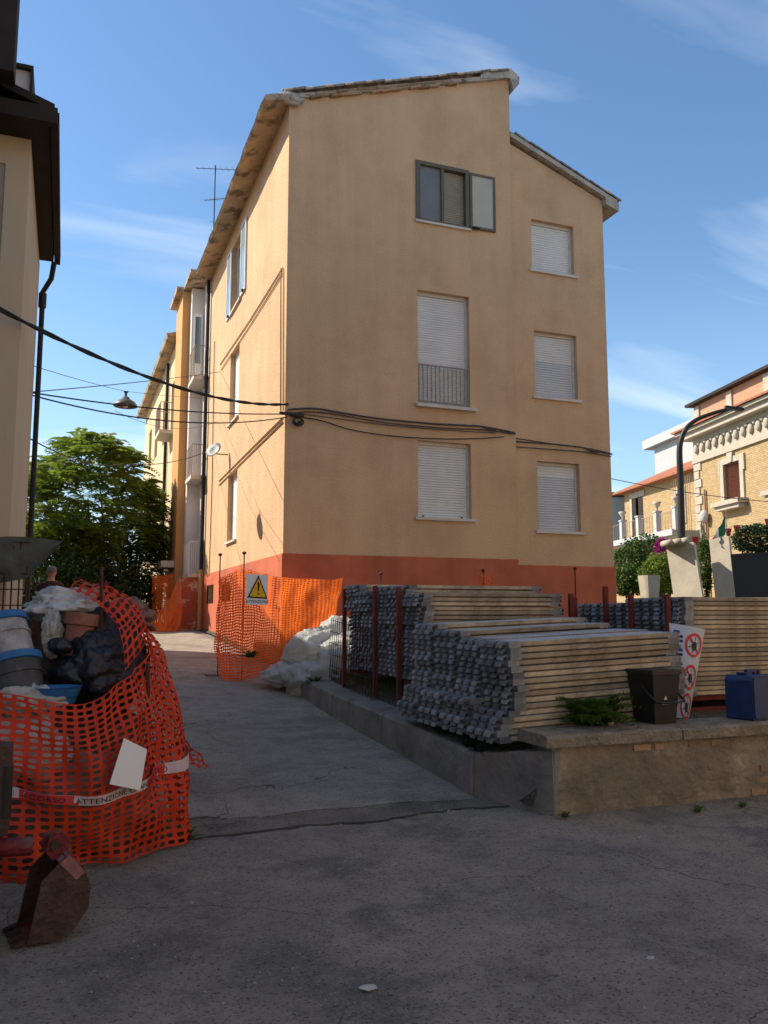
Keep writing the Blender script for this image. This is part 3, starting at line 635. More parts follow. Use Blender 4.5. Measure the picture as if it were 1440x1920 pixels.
for zf, ya, yb in ((7.75, 28.3, 29.8), (4.5, 30.8, 32.6)):
    MB().box(WX - .5, WX, ya, yb, zf - .12, zf).build('balcony_slab', M['trim'], fb)
    rl = MB().tube([(WX, ya + .03, zf + .95), (WX - .47, ya + .03, zf + .95), (WX - .47, yb - .03, zf + .95), (WX, yb - .03, zf + .95)], .015, 6).build('railing', M['rail'], fb)
    for i in range(9): yy_ = ya + .03 + (yb - ya - .06) * i / 8; MB().tube([(WX - .47, yy_, zf), (WX - .47, yy_, zf + .95)], .009, 4).build('bar', M['rail'], rl)
    for i in range(1, 4): MB().tube([(WX - .47 + i * .14, ya + .03, zf), (WX - .47 + i * .14, ya + .03, zf + .95)], .009, 4).build('bar', M['rail'], rl)
MB().tube([(WX - .08, 30.2, EZ - .3), (WX - .08, 30.2, 1.2)], .06, 8).build('downpipe', M['dark_pipe'], fb)
MB().box(PX - .4, PX - .003, 26.1, 27.4, 3.0, 3.2).build('door_canopy', M['trim'], fb)
MB().box(PX - .03, PX - .002, 26.3, 27.2, 1.0, 2.9).build('door', M['trim'], fb)

# ================================================================== LEFT HOUSE
lh = thing('left_house', 'grey rendered house with cream corner band and dark brown eaves at left edge', 'building', (-.6, 8.7, 0))
LX, L0, L1, LZ = -.52, 8.72, 11.95, 6.38
MB().box(-9, LX - .22, L0, L1, -.1, LZ - .3).build('wall', M['grey_wall'], lh)
mb = MB().box(LX - .22, LX, L0 - .02, L1, -.1, LZ).box(-9, LX - .22, L0 - .02, L1 - .01, LZ - .3, LZ); mb.build('corner_band', mat('cream_band', (.52, .43, .31), .9, .06, 1, .04, 30, streak=.05), lh)
mb = MB().box(-9, -.34, L0 - .42, L1 - .15, LZ + .0, LZ + .12).box(-9, -.27, L0 - .46, L0 - .38, LZ - .02, LZ + .14).box(-.33, -.255, L0 - .38, L1 - .12, LZ - .02, LZ + .14); mb.build('eave', M['dark_wood'], lh)
MB().prism([(-.3, L0 - .42, LZ + .121), (-4.5, L0 - .42, LZ + 1.5), (-4.5, L0 - .42, LZ + 1.6), (-.3, L0 - .42, LZ + .2)], (0, 3.6, 0)).build('roof', M['dark_wood'], lh)
mb = MB().tube([(-.33, L1 - .2, LZ - .02), (-.36, L1 - .1, LZ - .22), (LX + .06, L1 - .03, LZ - .4), (LX + .06, L1 - .03, .1)], .036, 8); mb.build('downpipe', M['dark_pipe'], lh)
MB().tube([(LX + .06, L1 - .03, LZ - .62), (LX + .06, L1 - .03, LZ - .42)], .052, 8).build('pipe_collar', M['dark_pipe'], lh)
b0 = hit(58, 135, 1, 10.5); MB().box(b0.x - .5, b0.x, 10.5, 11.3, LZ + .1, b0.z).build('dormer', M['white_wall'], lh)
MB().box(b0.x - .5, b0.x + .03, 10.44, 11.36, b0.z, b0.z + .05).box(b0.x + .002, b0.x + .03, 10.44, 11.3, LZ + .2, b0.z).build('dormer_trim', M['dark_wood'], lh)
e0 = hit(32, 100, 1, 8.15); MB().box(-9, e0.x, 7.9, 8.15, LZ + .2, 9.2).build('upper_eave', M['dark_wood'], lh)
MB().box(-9, e0.x - .3, 8.15, 9.6, LZ + .2, 9.0).build('upper_wall', M['grey_wall'], lh)
# tall unseen houses added at left, sized and placed to shade the lane
th = thing('shade_house', 'tall unseen rendered house added at left to cast shade over the lane', 'building', (-8, 6, 0))
MB().box(-14, -4.1, 2, 3.3, -.2, 13.2).box(-14, -9.01, 3.3, 12, -.2, 13.2).box(-14, -4.1, 12.2, 17.4, -.2, 13.2).build('wall', M['grey_wall'], th)
MB().box(-9.02, -4.1, 3.3, 12.2, 8.2, 13.2).build('upper_wall', M['grey_wall'], th)
MB().prism([(-14.3, 1.8, 13.2), (-3.9, 1.8, 13.2), (-9, 1.8, 14.6)], (0, 15.8, 0)).build('roof', M['vtile'], th)
MB().box(-14, -4.1, 17.41, 22.2, -.2, 9.1).build('rear_wing', M['cream_wall'], th)

# unseen sunlit houses added behind and right of the camera to warm the shade
def plain_house(label, x0, x1, y0, y1, h, face, m):
    t = thing('bounce_house', label, 'building', ((x0 + x1) / 2, (y0 + y1) / 2, 0))
    MB().box(x0, x1, y0, y1, -.1, h).build('wall', m, t)
    MB().box(x0 - .4, x1 + .4, y0 - .4, y1 + .4, h, h + .18).build('roof', M['vtile'], t)
    n_ = 4
    for k in range(n_):
        for zf in (1.2, 4.3, 7.3):
            if zf + 1.6 > h: continue
            if face == 'y': c = x0 + (x1 - x0) * (k + .5) / n_; MB().box(c - .55, c + .55, y1 + .002, y1 + .06, zf, zf + 1.6).build('shutter', M['vshutter'], t)
            else: c = y0 + (y1 - y0) * (k + .5) / n_; MB().box(x0 - .06, x0 - .002, c - .55, c + .55, zf, zf + 1.6).build('shutter', M['vshutter'], t)
plain_house('unseen cream house added behind the camera to bounce sunlight', -5, 11, -16, -8.5, 10, 'y', M['cream_wall'])
plain_house('unseen pale house added at right to bounce sunlight into the shade', 12.5, 20, -7, 7.5, 9.5, 'x', M['cream_wall'])

# ================================================================== SCAFFOLD PLANKS
PL, PW, PT = 1.8, .485, .05
bm_ = MB(); bm_.mi = 1
e = .012
prof = [(0, e), (0, PT - .004), (e, PT), (PW - e, PT), (PW, PT - .004), (PW, e), (PW - .03, 0), (.03, 0)]      # (y, z) cross-section
vs = [(0, y, z) for y, z in prof] + [(PL, y, z) for y, z in prof]; n = 8
bm_.add(vs, [tuple(range(n - 1, -1, -1)), tuple(range(n, 2 * n))]); fcs = [(i, (i + 1) % n, (i + 1) % n + n, i + n) for i in range(n)]
b = 0
for i, f in enumerate(fcs):
    bm_.mi = 2 if i in (2,) else 0
    bm_.f.append([b + k for k in (f[0], f[3], f[2], f[1])][::-1] if False else list(f)); bm_.m.append(bm_.mi)
board_mesh = bm_.build('board', [M['plank_side'], M['galv'], M['plank_top']]).data
bpy.data.objects.remove(bpy.data.objects['board'])
hk = MB()
for k in range(3):
    yc = .085 + k * (PW - .17) / 2
    for sx in (0,):
        P = [(0, yc - .042, .048), (-.035, yc - .042, .05), (-.062, yc - .042, .036), (-.07, yc - .042, .004), (-.055, yc - .042, .0), (-.048, yc - .042, .02), (-.032, yc - .042, .028), (0, yc - .042, .024)]
        hk.prism(P, (0, .084, 0))
hook_mesh = hk.build('hook', M['galv']).data; bpy.data.objects.remove(bpy.data.objects['hook'])
capm = MB().box(-.004, .11, -.002, PW + .002, -.001, PT + .0015).build('end_cap', M['galv']); cap_mesh = capm.data; bpy.data.objects.remove(capm)
def plank(x, y, z, label, group, rz=0., ry=0.):
    t = thing('scaffold_plank', label, 'plank', (x, y, z), group, local=True, rz=rz); t.rotation_euler = (0, ry, rz)
    link(bpy.data.objects.new('board', board_mesh), t)
    link(bpy.data.objects.new('end_cap', cap_mesh), t); link(bpy.data.objects.new('hooks', hook_mesh), t)['kind'] = 'stuff'
    o = link(bpy.data.objects.new('end_cap', cap_mesh), t); o.location = (PL, PW, 0); o.rotation_euler = (0, 0, math.pi)
    o = link(bpy.data.objects.new('hooks', hook_mesh), t); o.location = (PL, PW, 0); o.rotation_euler = (0, 0, math.pi); o['kind'] = 'stuff'
    return t
ORD = 'lowest second third fourth fifth sixth seventh eighth ninth tenth eleventh twelfth thirteenth fourteenth fifteenth sixteenth seventeenth eighteenth nineteenth twentieth twenty-first twenty-second twenty-third'.split()
ROW = ['nearest', 'second', 'third', 'rearmost']; ROW2 = ['nearest', 'second', 'third', 'fourth', 'rearmost']
# front stack, loosely piled and sloping up to the right
G1 = 'planks of the loose front stack'; L1_ = 'steel scaffold plank with grey hooks in the loose front stack beside the kerb'
tilt = -math.radians(2.3); base = hit(975, 1392, 1, 6.42)
FX, FY, FZ = base.x + .02, 6.42, .50
counts = [16, 16, 17, 18]
for c_ in range(4):
    for l in range(counts[c_]):
        off = {0: -.16, 1: -.2, 2: -.12}.get(l // 3, 0) if c_ < 1 else {0: -.24, 1: -.20, 2: -.08, 3: -.06}.get(l // 3, -.05) - .02 * c_
        if c_ == 0: off = [-.22, -.22, -.2, -.2, -.12, -.08, -.05, -.06, -.05, -.06, -.08, -.08, -.1, -.1, -.1, -.1][l]
        top = l == counts[c_] - 1
        lab = f'{ORD[l]} plank from the ground in the {ROW[c_]} row of the loose front stack'
        if top: lab = ['nearest top plank of the loose front stack, dusty grey face up', 'top plank in the sunken second row of the front stack', 'slightly turned top plank of the front stack with a green paint mark', 'rearmost and highest plank of the loose front stack'][c_]
        plank(FX + off + R.uniform(-.025, .025), FY + c_ * .50 + R.uniform(-.006, .006), FZ + l * .0535 + c_ * .01, lab, G1, R.uniform(-.012, .012) + (.05 if top and c_ == 2 else 0), tilt + R.uniform(-.004, .004))
# rear left rack
G2 = 'planks in the rear left rack'; L2_ = 'steel scaffold plank in the tall rack between mesh panel and front stack'
QX, QY, QZ = 3.83, 8.75, .84
for c_ in range(5):
    nl = [19, 21, 21, 20, 22][c_]
    for l in range(nl):
        dx = R.uniform(-.03, .03) + (-.07 if c_ > 2 and l > 14 else 0)
        lab = f'{ORD[l]} plank from the bottom in the {ROW2[c_]} row of the tall rear rack' if l < nl - 1 else ['front', 'second', 'third', 'fourth', 'rearmost'][c_] + ' top plank of the tall rack beside the mesh panel'
        plank(QX + dx, QY + c_ * .505, QZ + l * .0525, lab, G2, R.uniform(-.006, .006), R.uniform(-.003, .003))
# right rack
G3 = 'planks in the right rack'; L3_ = 'tan sided scaffold plank in the high rack behind black bin'
rb = hit(1292, 1306, 1, 7.35); TX, TY, TZ = rb.x, 7.35, rb.z
nR = 21
for c_ in range(4):
    for l in range(nR - (1 if c_ > 1 else 0)):
        top = l >= nR - 1 - (1 if c_ > 1 else 0)
        lab = f'{ORD[l]} plank from the bottom in the {ROW[c_]} row of the right rack behind black bin' if not top else ['front', 'second', 'third', 'rearmost'][c_] + ' top plank of the high rack behind black bin'
        plank(TX + R.uniform(-.012, .012), TY + c_ * .505, TZ + l * .0508, lab, G3, R.uniform(-.004, .004), 0)
    for l in range(0, nR, 1):
        if c_ == 0: plank(TX + PL + .22 + R.uniform(-.01, .01), TY, TZ + l * .0508, f'{ORD[l]} plank from the bottom in the second bay of the right rack at picture edge', 'planks in the second bay of the right rack', 0, 0)
def rack(label, posts, z0, z1, rails):
    t = thing('plank_rack', label, 'rack', (posts[0][0], posts[0][1], z0))
    for (x, y, zt) in posts: MB().box(x - .025, x + .025, y - .025, y + .025, z0 if zt > 0 else z0, abs(zt)).build('post', M['red_post'], t)
    for (xa, xb, ya, yb, za) in rails: MB().box(xa, xb, ya, yb, za - .05, za).build('rail', M['red_post'], t)
    return t
zt = QZ + .0525 * 20
rack('rusty red steel rack holding the rear left planks', [(QX - .13, QY + .45, zt + .02), (QX - .13, QY + 1.25, zt + .06), (QX - .13, QY + 2.5, zt + .05), (QX + PL + .14, QY - .03, zt - .05), (QX + PL + .14, QY + 1.2, zt + .02)], yz(QY) - .05, 2, [(QX - .15, QX + PL + .15, QY + .2, QY + .25, QZ - .004), (QX - .15, QX + PL + .15, QY + 2.2, QY + 2.25, QZ - .004)])
zt = TZ + .0508 * 21
rack('rusty red steel rack holding the right hand planks', [(TX - .14, TY + .12, zt + .02), (TX - .14, TY + .75, zt + .04), (TX - .14, TY + 1.9, zt + .02), (TX - .13, TY + 1.25, zt + .15)], yz(TY) - .05, 2, [(TX - .16, TX + 4, TY + .05, TY + .1, TZ - .004), (TX - .16, TX + 4, TY + 1.6, TY + 1.65, TZ - .004), (TX - .16, TX + 4, TY + .0, TY + .04, TZ - .12)])
# welded mesh panel leaning on the rear rack
mp_ = thing('mesh_panel', 'rusty welded wire mesh panel leaning by the rear plank rack', 'mesh panel', (3.7, 9.4, .5))
c0 = hit(612, 1292, 0, 3.72); c1 = hit(622, 1158, 0, 3.76); c2 = hit(706, 1180, 0, 3.70); c3 = hit(700, 1325, 0, 3.66)
for i in range(20): f = i / 19; MB().tube([c0.lerp(c3, f), c1.lerp(c2, f)], .005, 5).build('wire', M['rust'], mp_)
for i in range(7): f = .03 + i / 6.4; MB().tube([c0.lerp(c1, f) + Vector((-.008, 0, 0)), c3.lerp(c2, f) + Vector((-.008, 0, 0))], .005, 5).build('wire', M['rust'], mp_)

# ================================================================== NETS
def net(fn, nu, nv, hu=.78, hv=.70):
    mb = MB(); vs = []; fs = []
    def at(i, j, a, b): return fn((i + a) / nu, (j + b) / nv)
    ring = [(0, 0), (.5, 0), (1, 0), (1, .5), (1, 1), (.5, 1), (0, 1), (0, .5)]
    for j in range(nv):
        for i in range(nu):
            b = len(vs); rr = 1 + R.uniform(-.12, .08); jx = R.uniform(-.05, .05); jy = R.uniform(-.06, .06)
            for (x, y) in ring: vs.append(at(i, j, x, y))
            for (x, y) in ring:
                k = .80 if (x != .5 and y != .5) else 1
                vs.append(at(i, j, .5 + (x - .5) * hu * k * rr + jx, .5 + (y - .5) * hv * k * rr + jy))
            fs += [(b + q, b + (q + 1) % 8, b + 8 + (q + 1) % 8, b + 8 + q) for q in range(8)]
    mb.add(vs, fs); return mb
def lerp2(pts, u):
    u = max(0, min(1, u)) * (len(pts) - 1); i = min(int(u), len(pts) - 2); return Vector(pts[i]).lerp(Vector(pts[i + 1]), u - i)
def smooth_pts(pts, n):
    P = [Vector(p) for p in pts]; o = []
    for s in range(n + 1):
        u = s / n * (len(P) - 1); i = min(int(u), len(P) - 2); t = u - i
        a, b, c, d = P[max(i - 1, 0)], P[i], P[i + 1], P[min(i + 2, len(P) - 1)]
        o.append(.5 * ((2 * b) + (c - a) * t + (2 * a - 5 * b + 4 * c - d) * t * t + (3 * b - a - 3 * c + d) * t ** 3))
    return o
def drape(bot, top, bulge, seed, fold=.03, ff=7):
    bot = smooth_pts(bot, 60); top = smooth_pts(top, 60)
    def fn(u, v):
        a = lerp2(bot, u); b = lerp2(top, u); p = a.lerp(b, v)
        t = (lerp2(bot, min(1, u + .02)) - lerp2(bot, max(0, u - .02))); nrm = Vector((t.y, -t.x, 0))
        if nrm.length > 1e-6: nrm.normalize()
        k = bulge * math.sin(math.pi * min(1, v * .9)) + fold * .5 * abs(mnoise.noise((u * ff * 1.4 + v * 2, v * 1.2, seed + 5))) + fold * mnoise.noise((u * ff, v * 1.5, seed)) + fold * .6 * mnoise.noise((u * ff * 2.3, v * 4, seed + 3))
        return p + nrm * k + Vector((0, 0, fold * .5 * mnoise.noise((u * ff, v * 3, seed + 9))))
    return fn
# net around the rubbish heap
hp = thing('safety_net', 'orange plastic safety net wrapped round the rubbish heap at left', 'net', (.3, 5.8, 0))
nb = [(-1.2, 6.1, .02), (-.5, 5.82, .02), (.05, 5.72, .02), (.45, 5.80, .02), (.78, 6.08, .02), (.9, 6.4, .03), (.86, 6.9, .06), (.7, 7.4, .06)]
ntp = [(-1.2, 6.25, 1.15), (-.5, 6.02, 1.1), (.0, 5.98, 1.02), (.33, 6.08, 1.12), (.5, 6.3, 1.28), (.52, 6.65, 1.5), (.40, 6.95, 1.6), (.25, 7.3, 1.7)]
nf = drape(nb, ntp, .10, 4, .12, 7)
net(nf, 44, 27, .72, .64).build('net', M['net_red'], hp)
u_ = lambda px: px
def flare(u, v):
    a = Vector((.90, 6.32, .52)).lerp(Vector((.80, 6.9, .55)), u); b = Vector((1.03, 6.25, .50)).lerp(Vector((.93, 6.8, .62)), u); return a.lerp(b, v) + Vector((.03 * mnoise.noise((u * 5, v, 2)), 0, .05 * mnoise.noise((u * 4, v * 2, 7))))
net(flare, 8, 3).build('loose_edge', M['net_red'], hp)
def upper(u, v):
    a = lerp2(smooth_pts([(.42, 6.22, 1.2), (.6, 6.55, 1.42), (.55, 7.0, 1.5)], 20), u); b = lerp2(smooth_pts([(.02, 6.75, 1.80), (.12, 6.95, 1.86), (.2, 7.25, 1.8)], 20), u)
    return a.lerp(b, v) + Vector((.12 * math.sin(v * 3.1), -.05 * math.sin(v * 3), .05 * math.sin(v * 3.1) + .03 * mnoise.noise((u * 6, v * 6, 1))))
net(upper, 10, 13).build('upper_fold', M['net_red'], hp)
for (x, y, a, b) in ((.62, 6.12, .1, 1.25), (.30, 6.55, .6, 1.95)): MB().tube([(x, y, a), (x - .05, y + .08, b)], .014, 6).build('stake', M['rust'], hp)
# barrier tape with its words, laid on the net
def strip(fn, u0, u1, v0, v1, off, n=50):
    mb = MB(); vs = []
    for i in range(n + 1):
        u = u0 + (u1 - u0) * i / n; vv = v0 + .02 * math.sin(u * 9)
        for v in (vv, vv + (v1 - v0)):
            p = fn(u, v); t = fn(u + .01, v) - fn(u - .01, v); nr = Vector((t.y, -t.x, 0)).normalized(); vs.append(p + nr * off)
    mb.add(vs, [(2 * i, 2 * i + 2, 2 * i + 3, 2 * i + 1) for i in range(n)]); return mb
tp = strip(nf, .02, .74, .395, .447, .022).build('barrier_tape', M['tape'], None)
tag(tp, 'red and white printed barrier tape stretched across the orange net on the heap', 'tape')
def text_mesh(body, size, m, name, parent, fn=None, ex=.0):
    cu = bpy.data.curves.new(name, 'FONT'); cu.body = body; cu.size = size; cu.extrude = ex; cu.resolution_u = 2
    o = bpy.data.objects.new('tmp', cu); COL.objects.link(o); bpy.context.view_layer.update()
    me = bpy.data.meshes.new_from_object(o.evaluated_get(bpy.context.evaluated_depsgraph_get())); bpy.data.objects.remove(o); me.name = name
    me.materials.clear(); me.materials.append(m)
    if fn:
        for v in me.vertices: v.co = fn(v.co.x, v.co.y)
    me.update(); q = bpy.data.objects.new(name, me); link(q, parent); q['kind'] = 'stuff'; return q
def on_tape(x, y):
    ln = 2.9; u = .045 + x / ln * .72; v = .395 + .02 * math.sin(u * 9) + .010 + y * .60
    p = nf(u, v); t = nf(u + .01, v) - nf(u - .01, v); nr = Vector((t.y, -t.x, 0)).normalized(); return p + nr * .026
text_mesh('ATTENZIONE LAVORI IN CORSO    ATTENZIONE LAVORI IN CORSO', .068, M['black_print'], 'lettering', tp, on_tape)
for k in range(3):
    u0 = .03 + .24 * k
    strip(nf, u0 - .05, u0 + .05, .396, .446, .0235, 10).build('red_stripe', M['red_print'], tp)
# blank white sheet tied to the net
q = [hit(x, y, 1, yy_) for x, y, yy_ in ((205, 1470, 5.66), (262, 1482, 5.74), (275, 1405, 5.86), (232, 1384, 5.82))]
mb = MB().prism(q, (.002, -.004, 0)); tag(mb.build('sign_sheet', M['white_paper']), 'blank white sheet hanging crooked on the orange net of the heap', 'sign')

# net with the warning sign, at the corner of the house
n2 = thing('safety_net', 'sunlit orange net with warning sign at the corner of the tan house', 'net', (2.7, 14, .55))
gb = gz(14)
f2 = drape([(2.52, 14.5, gb - .02), (2.58, 14.05, gb), (2.75, 13.85, gb + .02), (3.1, 13.95, gb + .1), (3.7, 14.1, gb + .25), (4.5, 14.3, 1.3)], [(2.48, 14.5, 2.15), (2.62, 14.1, 2.28), (2.82, 14.0, 2.33), (3.2, 14.05, 2.26), (3.8, 14.2, 2.2), (4.66, 14.35, 2.24)],   .03, 12, .10, 8)
net(f2, 56, 38, .62, .54).build('net', M['net'], n2)
for (px, py, y) in ((458, 1037, 14.0), (413, 1040, 14.6)):
    p = hit(px, py, 1, y); st = thing('rebar_stake', ['thin rusty stake carrying the sign net by the house corner', 'thin rusty stake standing free on a foot plate left of the sign net'][px < 440], 'stake', (p.x, y, gz(y)))
    MB().tube([(p.x, y, gz(y) - .02), (p.x, y, p.z)], .011, 6).build('rod', M['rust'], st); MB().lathe([(.01, -.03), (.035, -.01), (.035, .015), (.0, .03)], (p.x, y, p.z), 10).build('cap', M['rust'], st)
    if px < 440: MB().box(p.x - .2, p.x + .05, y - .08, y + .08, gz(y), gz(y) + .04).build('foot_plate', M['kerb'], st)
for (px, py, pb, nm) in ((714, 1076, 1140, 'behind the rear plank rack'), (906, 1070, 1140, 'with orange net scrap behind planks'), (1078, 1066, 1140, 'before the plinth near the right rack')):
    y = 13.2; p = hit(px, py, 1, y); st = thing('rebar_stake', 'rusty stake ' + nm, 'stake', (p.x, y, yz(y)))
    MB().tube([(p.x, y, yz(y) - .1), (p.x, y, p.z)], .012, 6).build('rod', M['rust'], st); MB().lathe([(.01, -.03), (.035, -.01), (.035, .015), (.0, .03)], (p.x, y, p.z), 10).build('cap', M['rust'], st)
    if px == 906: net(lambda u, v: Vector((p.x - .16 + u * .34, y - .03 + .05 * math.sin(u * 9), p.z - .5 + v * .38 + .06 * math.sin(u * 3.1))), 8, 8, .75, .7).build('net_scrap', M['net'], st)
sg = thing('warning_sign', 'white ATTENZIONE sign with yellow warning triangle tied to the orange net', 'sign', (2.9, 13.8, 1.5))
sy = 13.78; a = hit(462, 1076, 1, sy); b = hit(503, 1134, 1, sy)
def SP(u, v, d=0.): return Vector((a.x + (b.x - a.x) * u, sy - d + .05 * u, b.z + (a.z - b.z) * v))
MB().prism([SP(0, 0), SP(1, -.01), SP(1, .98), SP(0, 1)], (0, .004, 0)).build('board', M['white_paper'], sg)
def tri(k, d, m, nm): c = (.56, .53); P = [(.06, .23), (1.0, .19), (.56, .97)]; MB().prism([SP(c[0] + (x - c[0]) * k, c[1] - .08 + (y - c[1] + .08) * k, d) for x, y in P], (0, .0015, 0)).build(nm, m, sg)
tri(1, .003, M['black_print'], 'triangle_border'); tri(.80, .006, M['yellow_print'], 'triangle_field')
MB().prism([SP(.56 + x, y, .009) for x, y in ((-.025, .44), (.025, .44), (.055, .68), (.03, .74), (-.03, .74), (-.055, .68))], (0, .0015, 0)).build('exclamation_bar', M['black_print'], sg)
MB().prism([SP(.56 + .045 * math.cos(k * .63), .36 + .032 * math.sin(k * .63), .009) for k in range(10)], (0, .0015, 0)).build('exclamation_dot', M['black_print'], sg)
w_ = b.x - a.x; text_mesh('ATTENZIONE', w_ * .175, M['black_print'], 'lettering', sg, lambda x, y: SP(-.02 + x / w_ * 1.0, .06 + y / (a.z - b.z), .005))
# nets at the bay farther down the lane
n3 = thing('safety_net', 'crumpled sunlit orange net sagging by the peeling red pillar', 'net', (2.6, 24, 1.1)); g3 = gz(23.8)
f3 = drape([(1.85, 23.9, g3), (2.2, 23.6, g3), (2.6, 23.5, g3), (3.0, 23.7, g3)], [(1.9, 24.4, g3 + .12), (2.3, 24.2, g3 + .3), (2.75, 24.2, g3 + .9), (3.05, 24.3, g3 + 1.55)], .08, 21, .12, 6)
net(f3, 30, 26, .55, .5).build('net', M['net'], n3)
n4 = thing('safety_net', 'upright orange net panel hanging on a pole before the far block', 'net', (2.3, 25.5, 1.1)); g4 = gz(25.5)
l_ = hit(286, 1080, 1, 25.5); r_ = hit(327, 1074, 1, 25.5)
f4 = drape([(l_.x + .02, 25.5, g4 + .05), ((l_.x + r_.x) / 2, 25.4, g4), (r_.x - .1, 25.5, g4 + .2)], [(l_.x, 25.5, l_.z), ((l_.x + r_.x) / 2, 25.45, l_.z + .02), (r_.x, 25.5, r_.z)], .02, 31, .05, 5)
net(f4, 18, 28, .62, .56).build('net', M['net'], n4); MB().tube([((l_.x + r_.x) / 2, 25.42, g4), ((l_.x + r_.x) / 2, 25.47, l_.z + .25)], .014, 6).build('pole', M['rust'], n4)

# ================================================================== PLASTIC SHEETING HEAP
ps = thing('plastic_sheeting', 'heap of crumpled translucent white plastic sheeting behind the kerb', 'plastic heap', (4, 13, .7))
for i, (x, y, z, r) in enumerate([(3.55, 12.7, .62, (.42, .4, .26)), (4.0, 12.3, .72, (.5, .45, .34)), (3.95, 13.2, .95, (.6, .5, .42)), (4.45, 12.8, .95, (.55, .5, .42)), (4.5, 13.5, 1.15, (.6, .45, .40)), (3.35, 13.2, .62, (.35, .45, .2)), (4.3, 12.0, .75, (.35, .3, .3)), (4.95, 13.3, 1.1, (.45, .45, .45))]):
    MB().blob((x, y, z), r, 40 + i, .40, 1.3, 5, wr=.16).build('crumpled_sheet', M['plastic_film'], ps, True)

# ================================================================== RUBBISH HEAP
hb = MB(); hb.blob((-.35, 6.95, .2), (1.05, .95, 1.0), 5, .25, 2, 5, flat=-.25, wr=.15)
heap = tag(hb.build('debris_mound', M['debris'], None, True), 'dark mound of mixed building rubble inside the orange net', 'rubble', kind=None)
def aim(d): return Vector(d).normalized().to_track_quat('Z', 'Y').to_matrix().to_4x4()
def bucket(label, c, axis, r, h, m, rim, full=True):
    t = thing('bucket', label, 'bucket', c, local=True); t.rotation_euler = Vector(axis).normalized().to_track_quat('Z', 'Y').to_euler()
    MB().lathe([(r * .84, 0), (r, h), (r * .95, h), (r * .8, .02)], n=28).build('body', m, t, True, autosmooth=40)
    MB().lathe([(r * 1.0, h * .86), (r * 1.06, h * .87), (r * 1.06, h * 1.0), (r * .97, h * 1.01), (r * .97, h * .86)], n=28).build('rim', rim, t, True, autosmooth=40)
    MB().lathe([(r * .93, h * .62), (r * 1.0, h * .63), (r * 1.0, h * .66), (r * .94, h * .67)], n=28).build('hoop', m, t, True, autosmooth=40)
    pts = [(r * 1.08 * math.cos(a), r * .5 * math.sin(a) - .0, h * .9 + r * .55 * math.sin(a)) for a in [math.pi * k / 14 for k in range(15)]]
    MB().tube([(p[0], -r * .2 - p[2] * .0 - r * .9 * math.sin(math.pi * k / 14), h * .9 + .05 * math.sin(math.pi * k / 14)) for k, p in enumerate(pts)], .006, 5).build('handle', M['iron'], t)
    return t
pb = hit(60, 1240, 1, 6.35); bucket('pale grey paint bucket with blue rim lying tilted on the heap', (pb.x - .12, 6.5, 1.18), (-.30, .35, .75), .20, .40, M['bucket_grey'], M['blue'])
pb = hit(45, 1290, 1, 6.2); bucket('black paint splashed bucket with blue rim below the pale one', (pb.x - .02, 6.22, .93), (-.22, .30, .8), .205, .38, M['bucket_dark'], M['blue'])
pb = hit(0, 1190, 1, 6.5); bucket('blue plastic bucket at the left picture edge of the heap', (pb.x - .12, 6.6, 1.15), (-.1, .2, 1), .19, .36, M['blue'], M['blue'])
pb = hit(105, 1310, 1, 6.12)
t = thing('plastic_tub', 'shallow blue plastic tub at the foot of the buckets', 'tub', (pb.x, 6.2, 1.0)); MB().lathe([(.12, 0), (.16, .11), (.17, .115), (.15, .10), (.11, .012)], (pb.x, 6.2, .99), 24).build('bowl', M['blue'], t, True, autosmooth=40); MB().lathe([(.0, .05), (.145, .05)], (pb.x, 6.2, .99), 24).build('sludge', mat('sludge', (.10, .11, .04), .9), t)
pf = hit(137, 1258, 1, 6.6); t = thing('flue_pipe', 'terracotta flue pipe with collar standing in the heap', 'pipe', (pf.x, 6.6, pf.z - .15))
MB().lathe([(.10, -.2), (.10, .33), (.122, .34), (.122, .42), (.105, .425), (.09, .41), (.085, -.18)], (pf.x, 6.6, pf.z + .0), 24, Matrix.Rotation(.12, 4, 'Y')).build('tube', M['terracotta'], t, True, autosmooth=40)
c = hit(235, 1215, 1, 6.9)
def bag(name, label, cat, c, r, m, seed, amp=.25, wr=.25, fr=1.6):
    return tag(MB().blob(c, r, seed, amp, fr, 5, wr=wr).build(name, m, None, True), label, cat)
c = hit(185, 1255, 1, 6.5); bag('rubbish_bag', 'large full black rubbish bag on the heap behind the net', 'bag', (c.x, 6.62, c.z - .02), (.31, .30, .29), M['black_bag'], 3, .22, .16)
MB().blob((c.x - .27, 6.5, c.z + .17), (.09, .08, .06), 8, .3, 2, 3).build('bag_knot', M['black_bag'], bpy.data.objects['rubbish_bag'], True)
cx_ = hit(110, 1200, 1, 7.0); bag('rubble_sack', 'grey brown cement sack heaped under the white sack', 'sack', (cx_.x, 7.05, 1.22), (.42, .28, .36), M['cloth'], 91, .2, .14)
bag('rubbish_bag', 'second dark bag under the raised fold of the net', 'bag', (.30, 6.85, 1.22), (.30, .34, .42), M['black_bag'], 77, .2, .16)
c = hit(128, 1118, 1, 6.85); bag('white_sack', 'crumpled white woven sack lying on top of the heap', 'sack', (c.x, 6.9, c.z - .075), (.31, .24, .13), M['sack'], 7, .35, .20, 1.5)
c = hit(100, 1155, 1, 6.75); bag('white_sack', 'thin white plastic bag hanging beside the flue pipe', 'bag', (c.x - .0, 6.62, c.z - .12), (.07, .08, .17), M['plastic_film'], 17, .4, .12, 1.6)
c = hit(45, 1300, 1, 6.02); bag('white_sack', 'torn pale plastic bag squeezed behind the net under the buckets', 'bag', (c.x, 6.12, c.z - .06), (.22, .1, .1), M['plastic_film'], 19, .4, .15, 2)
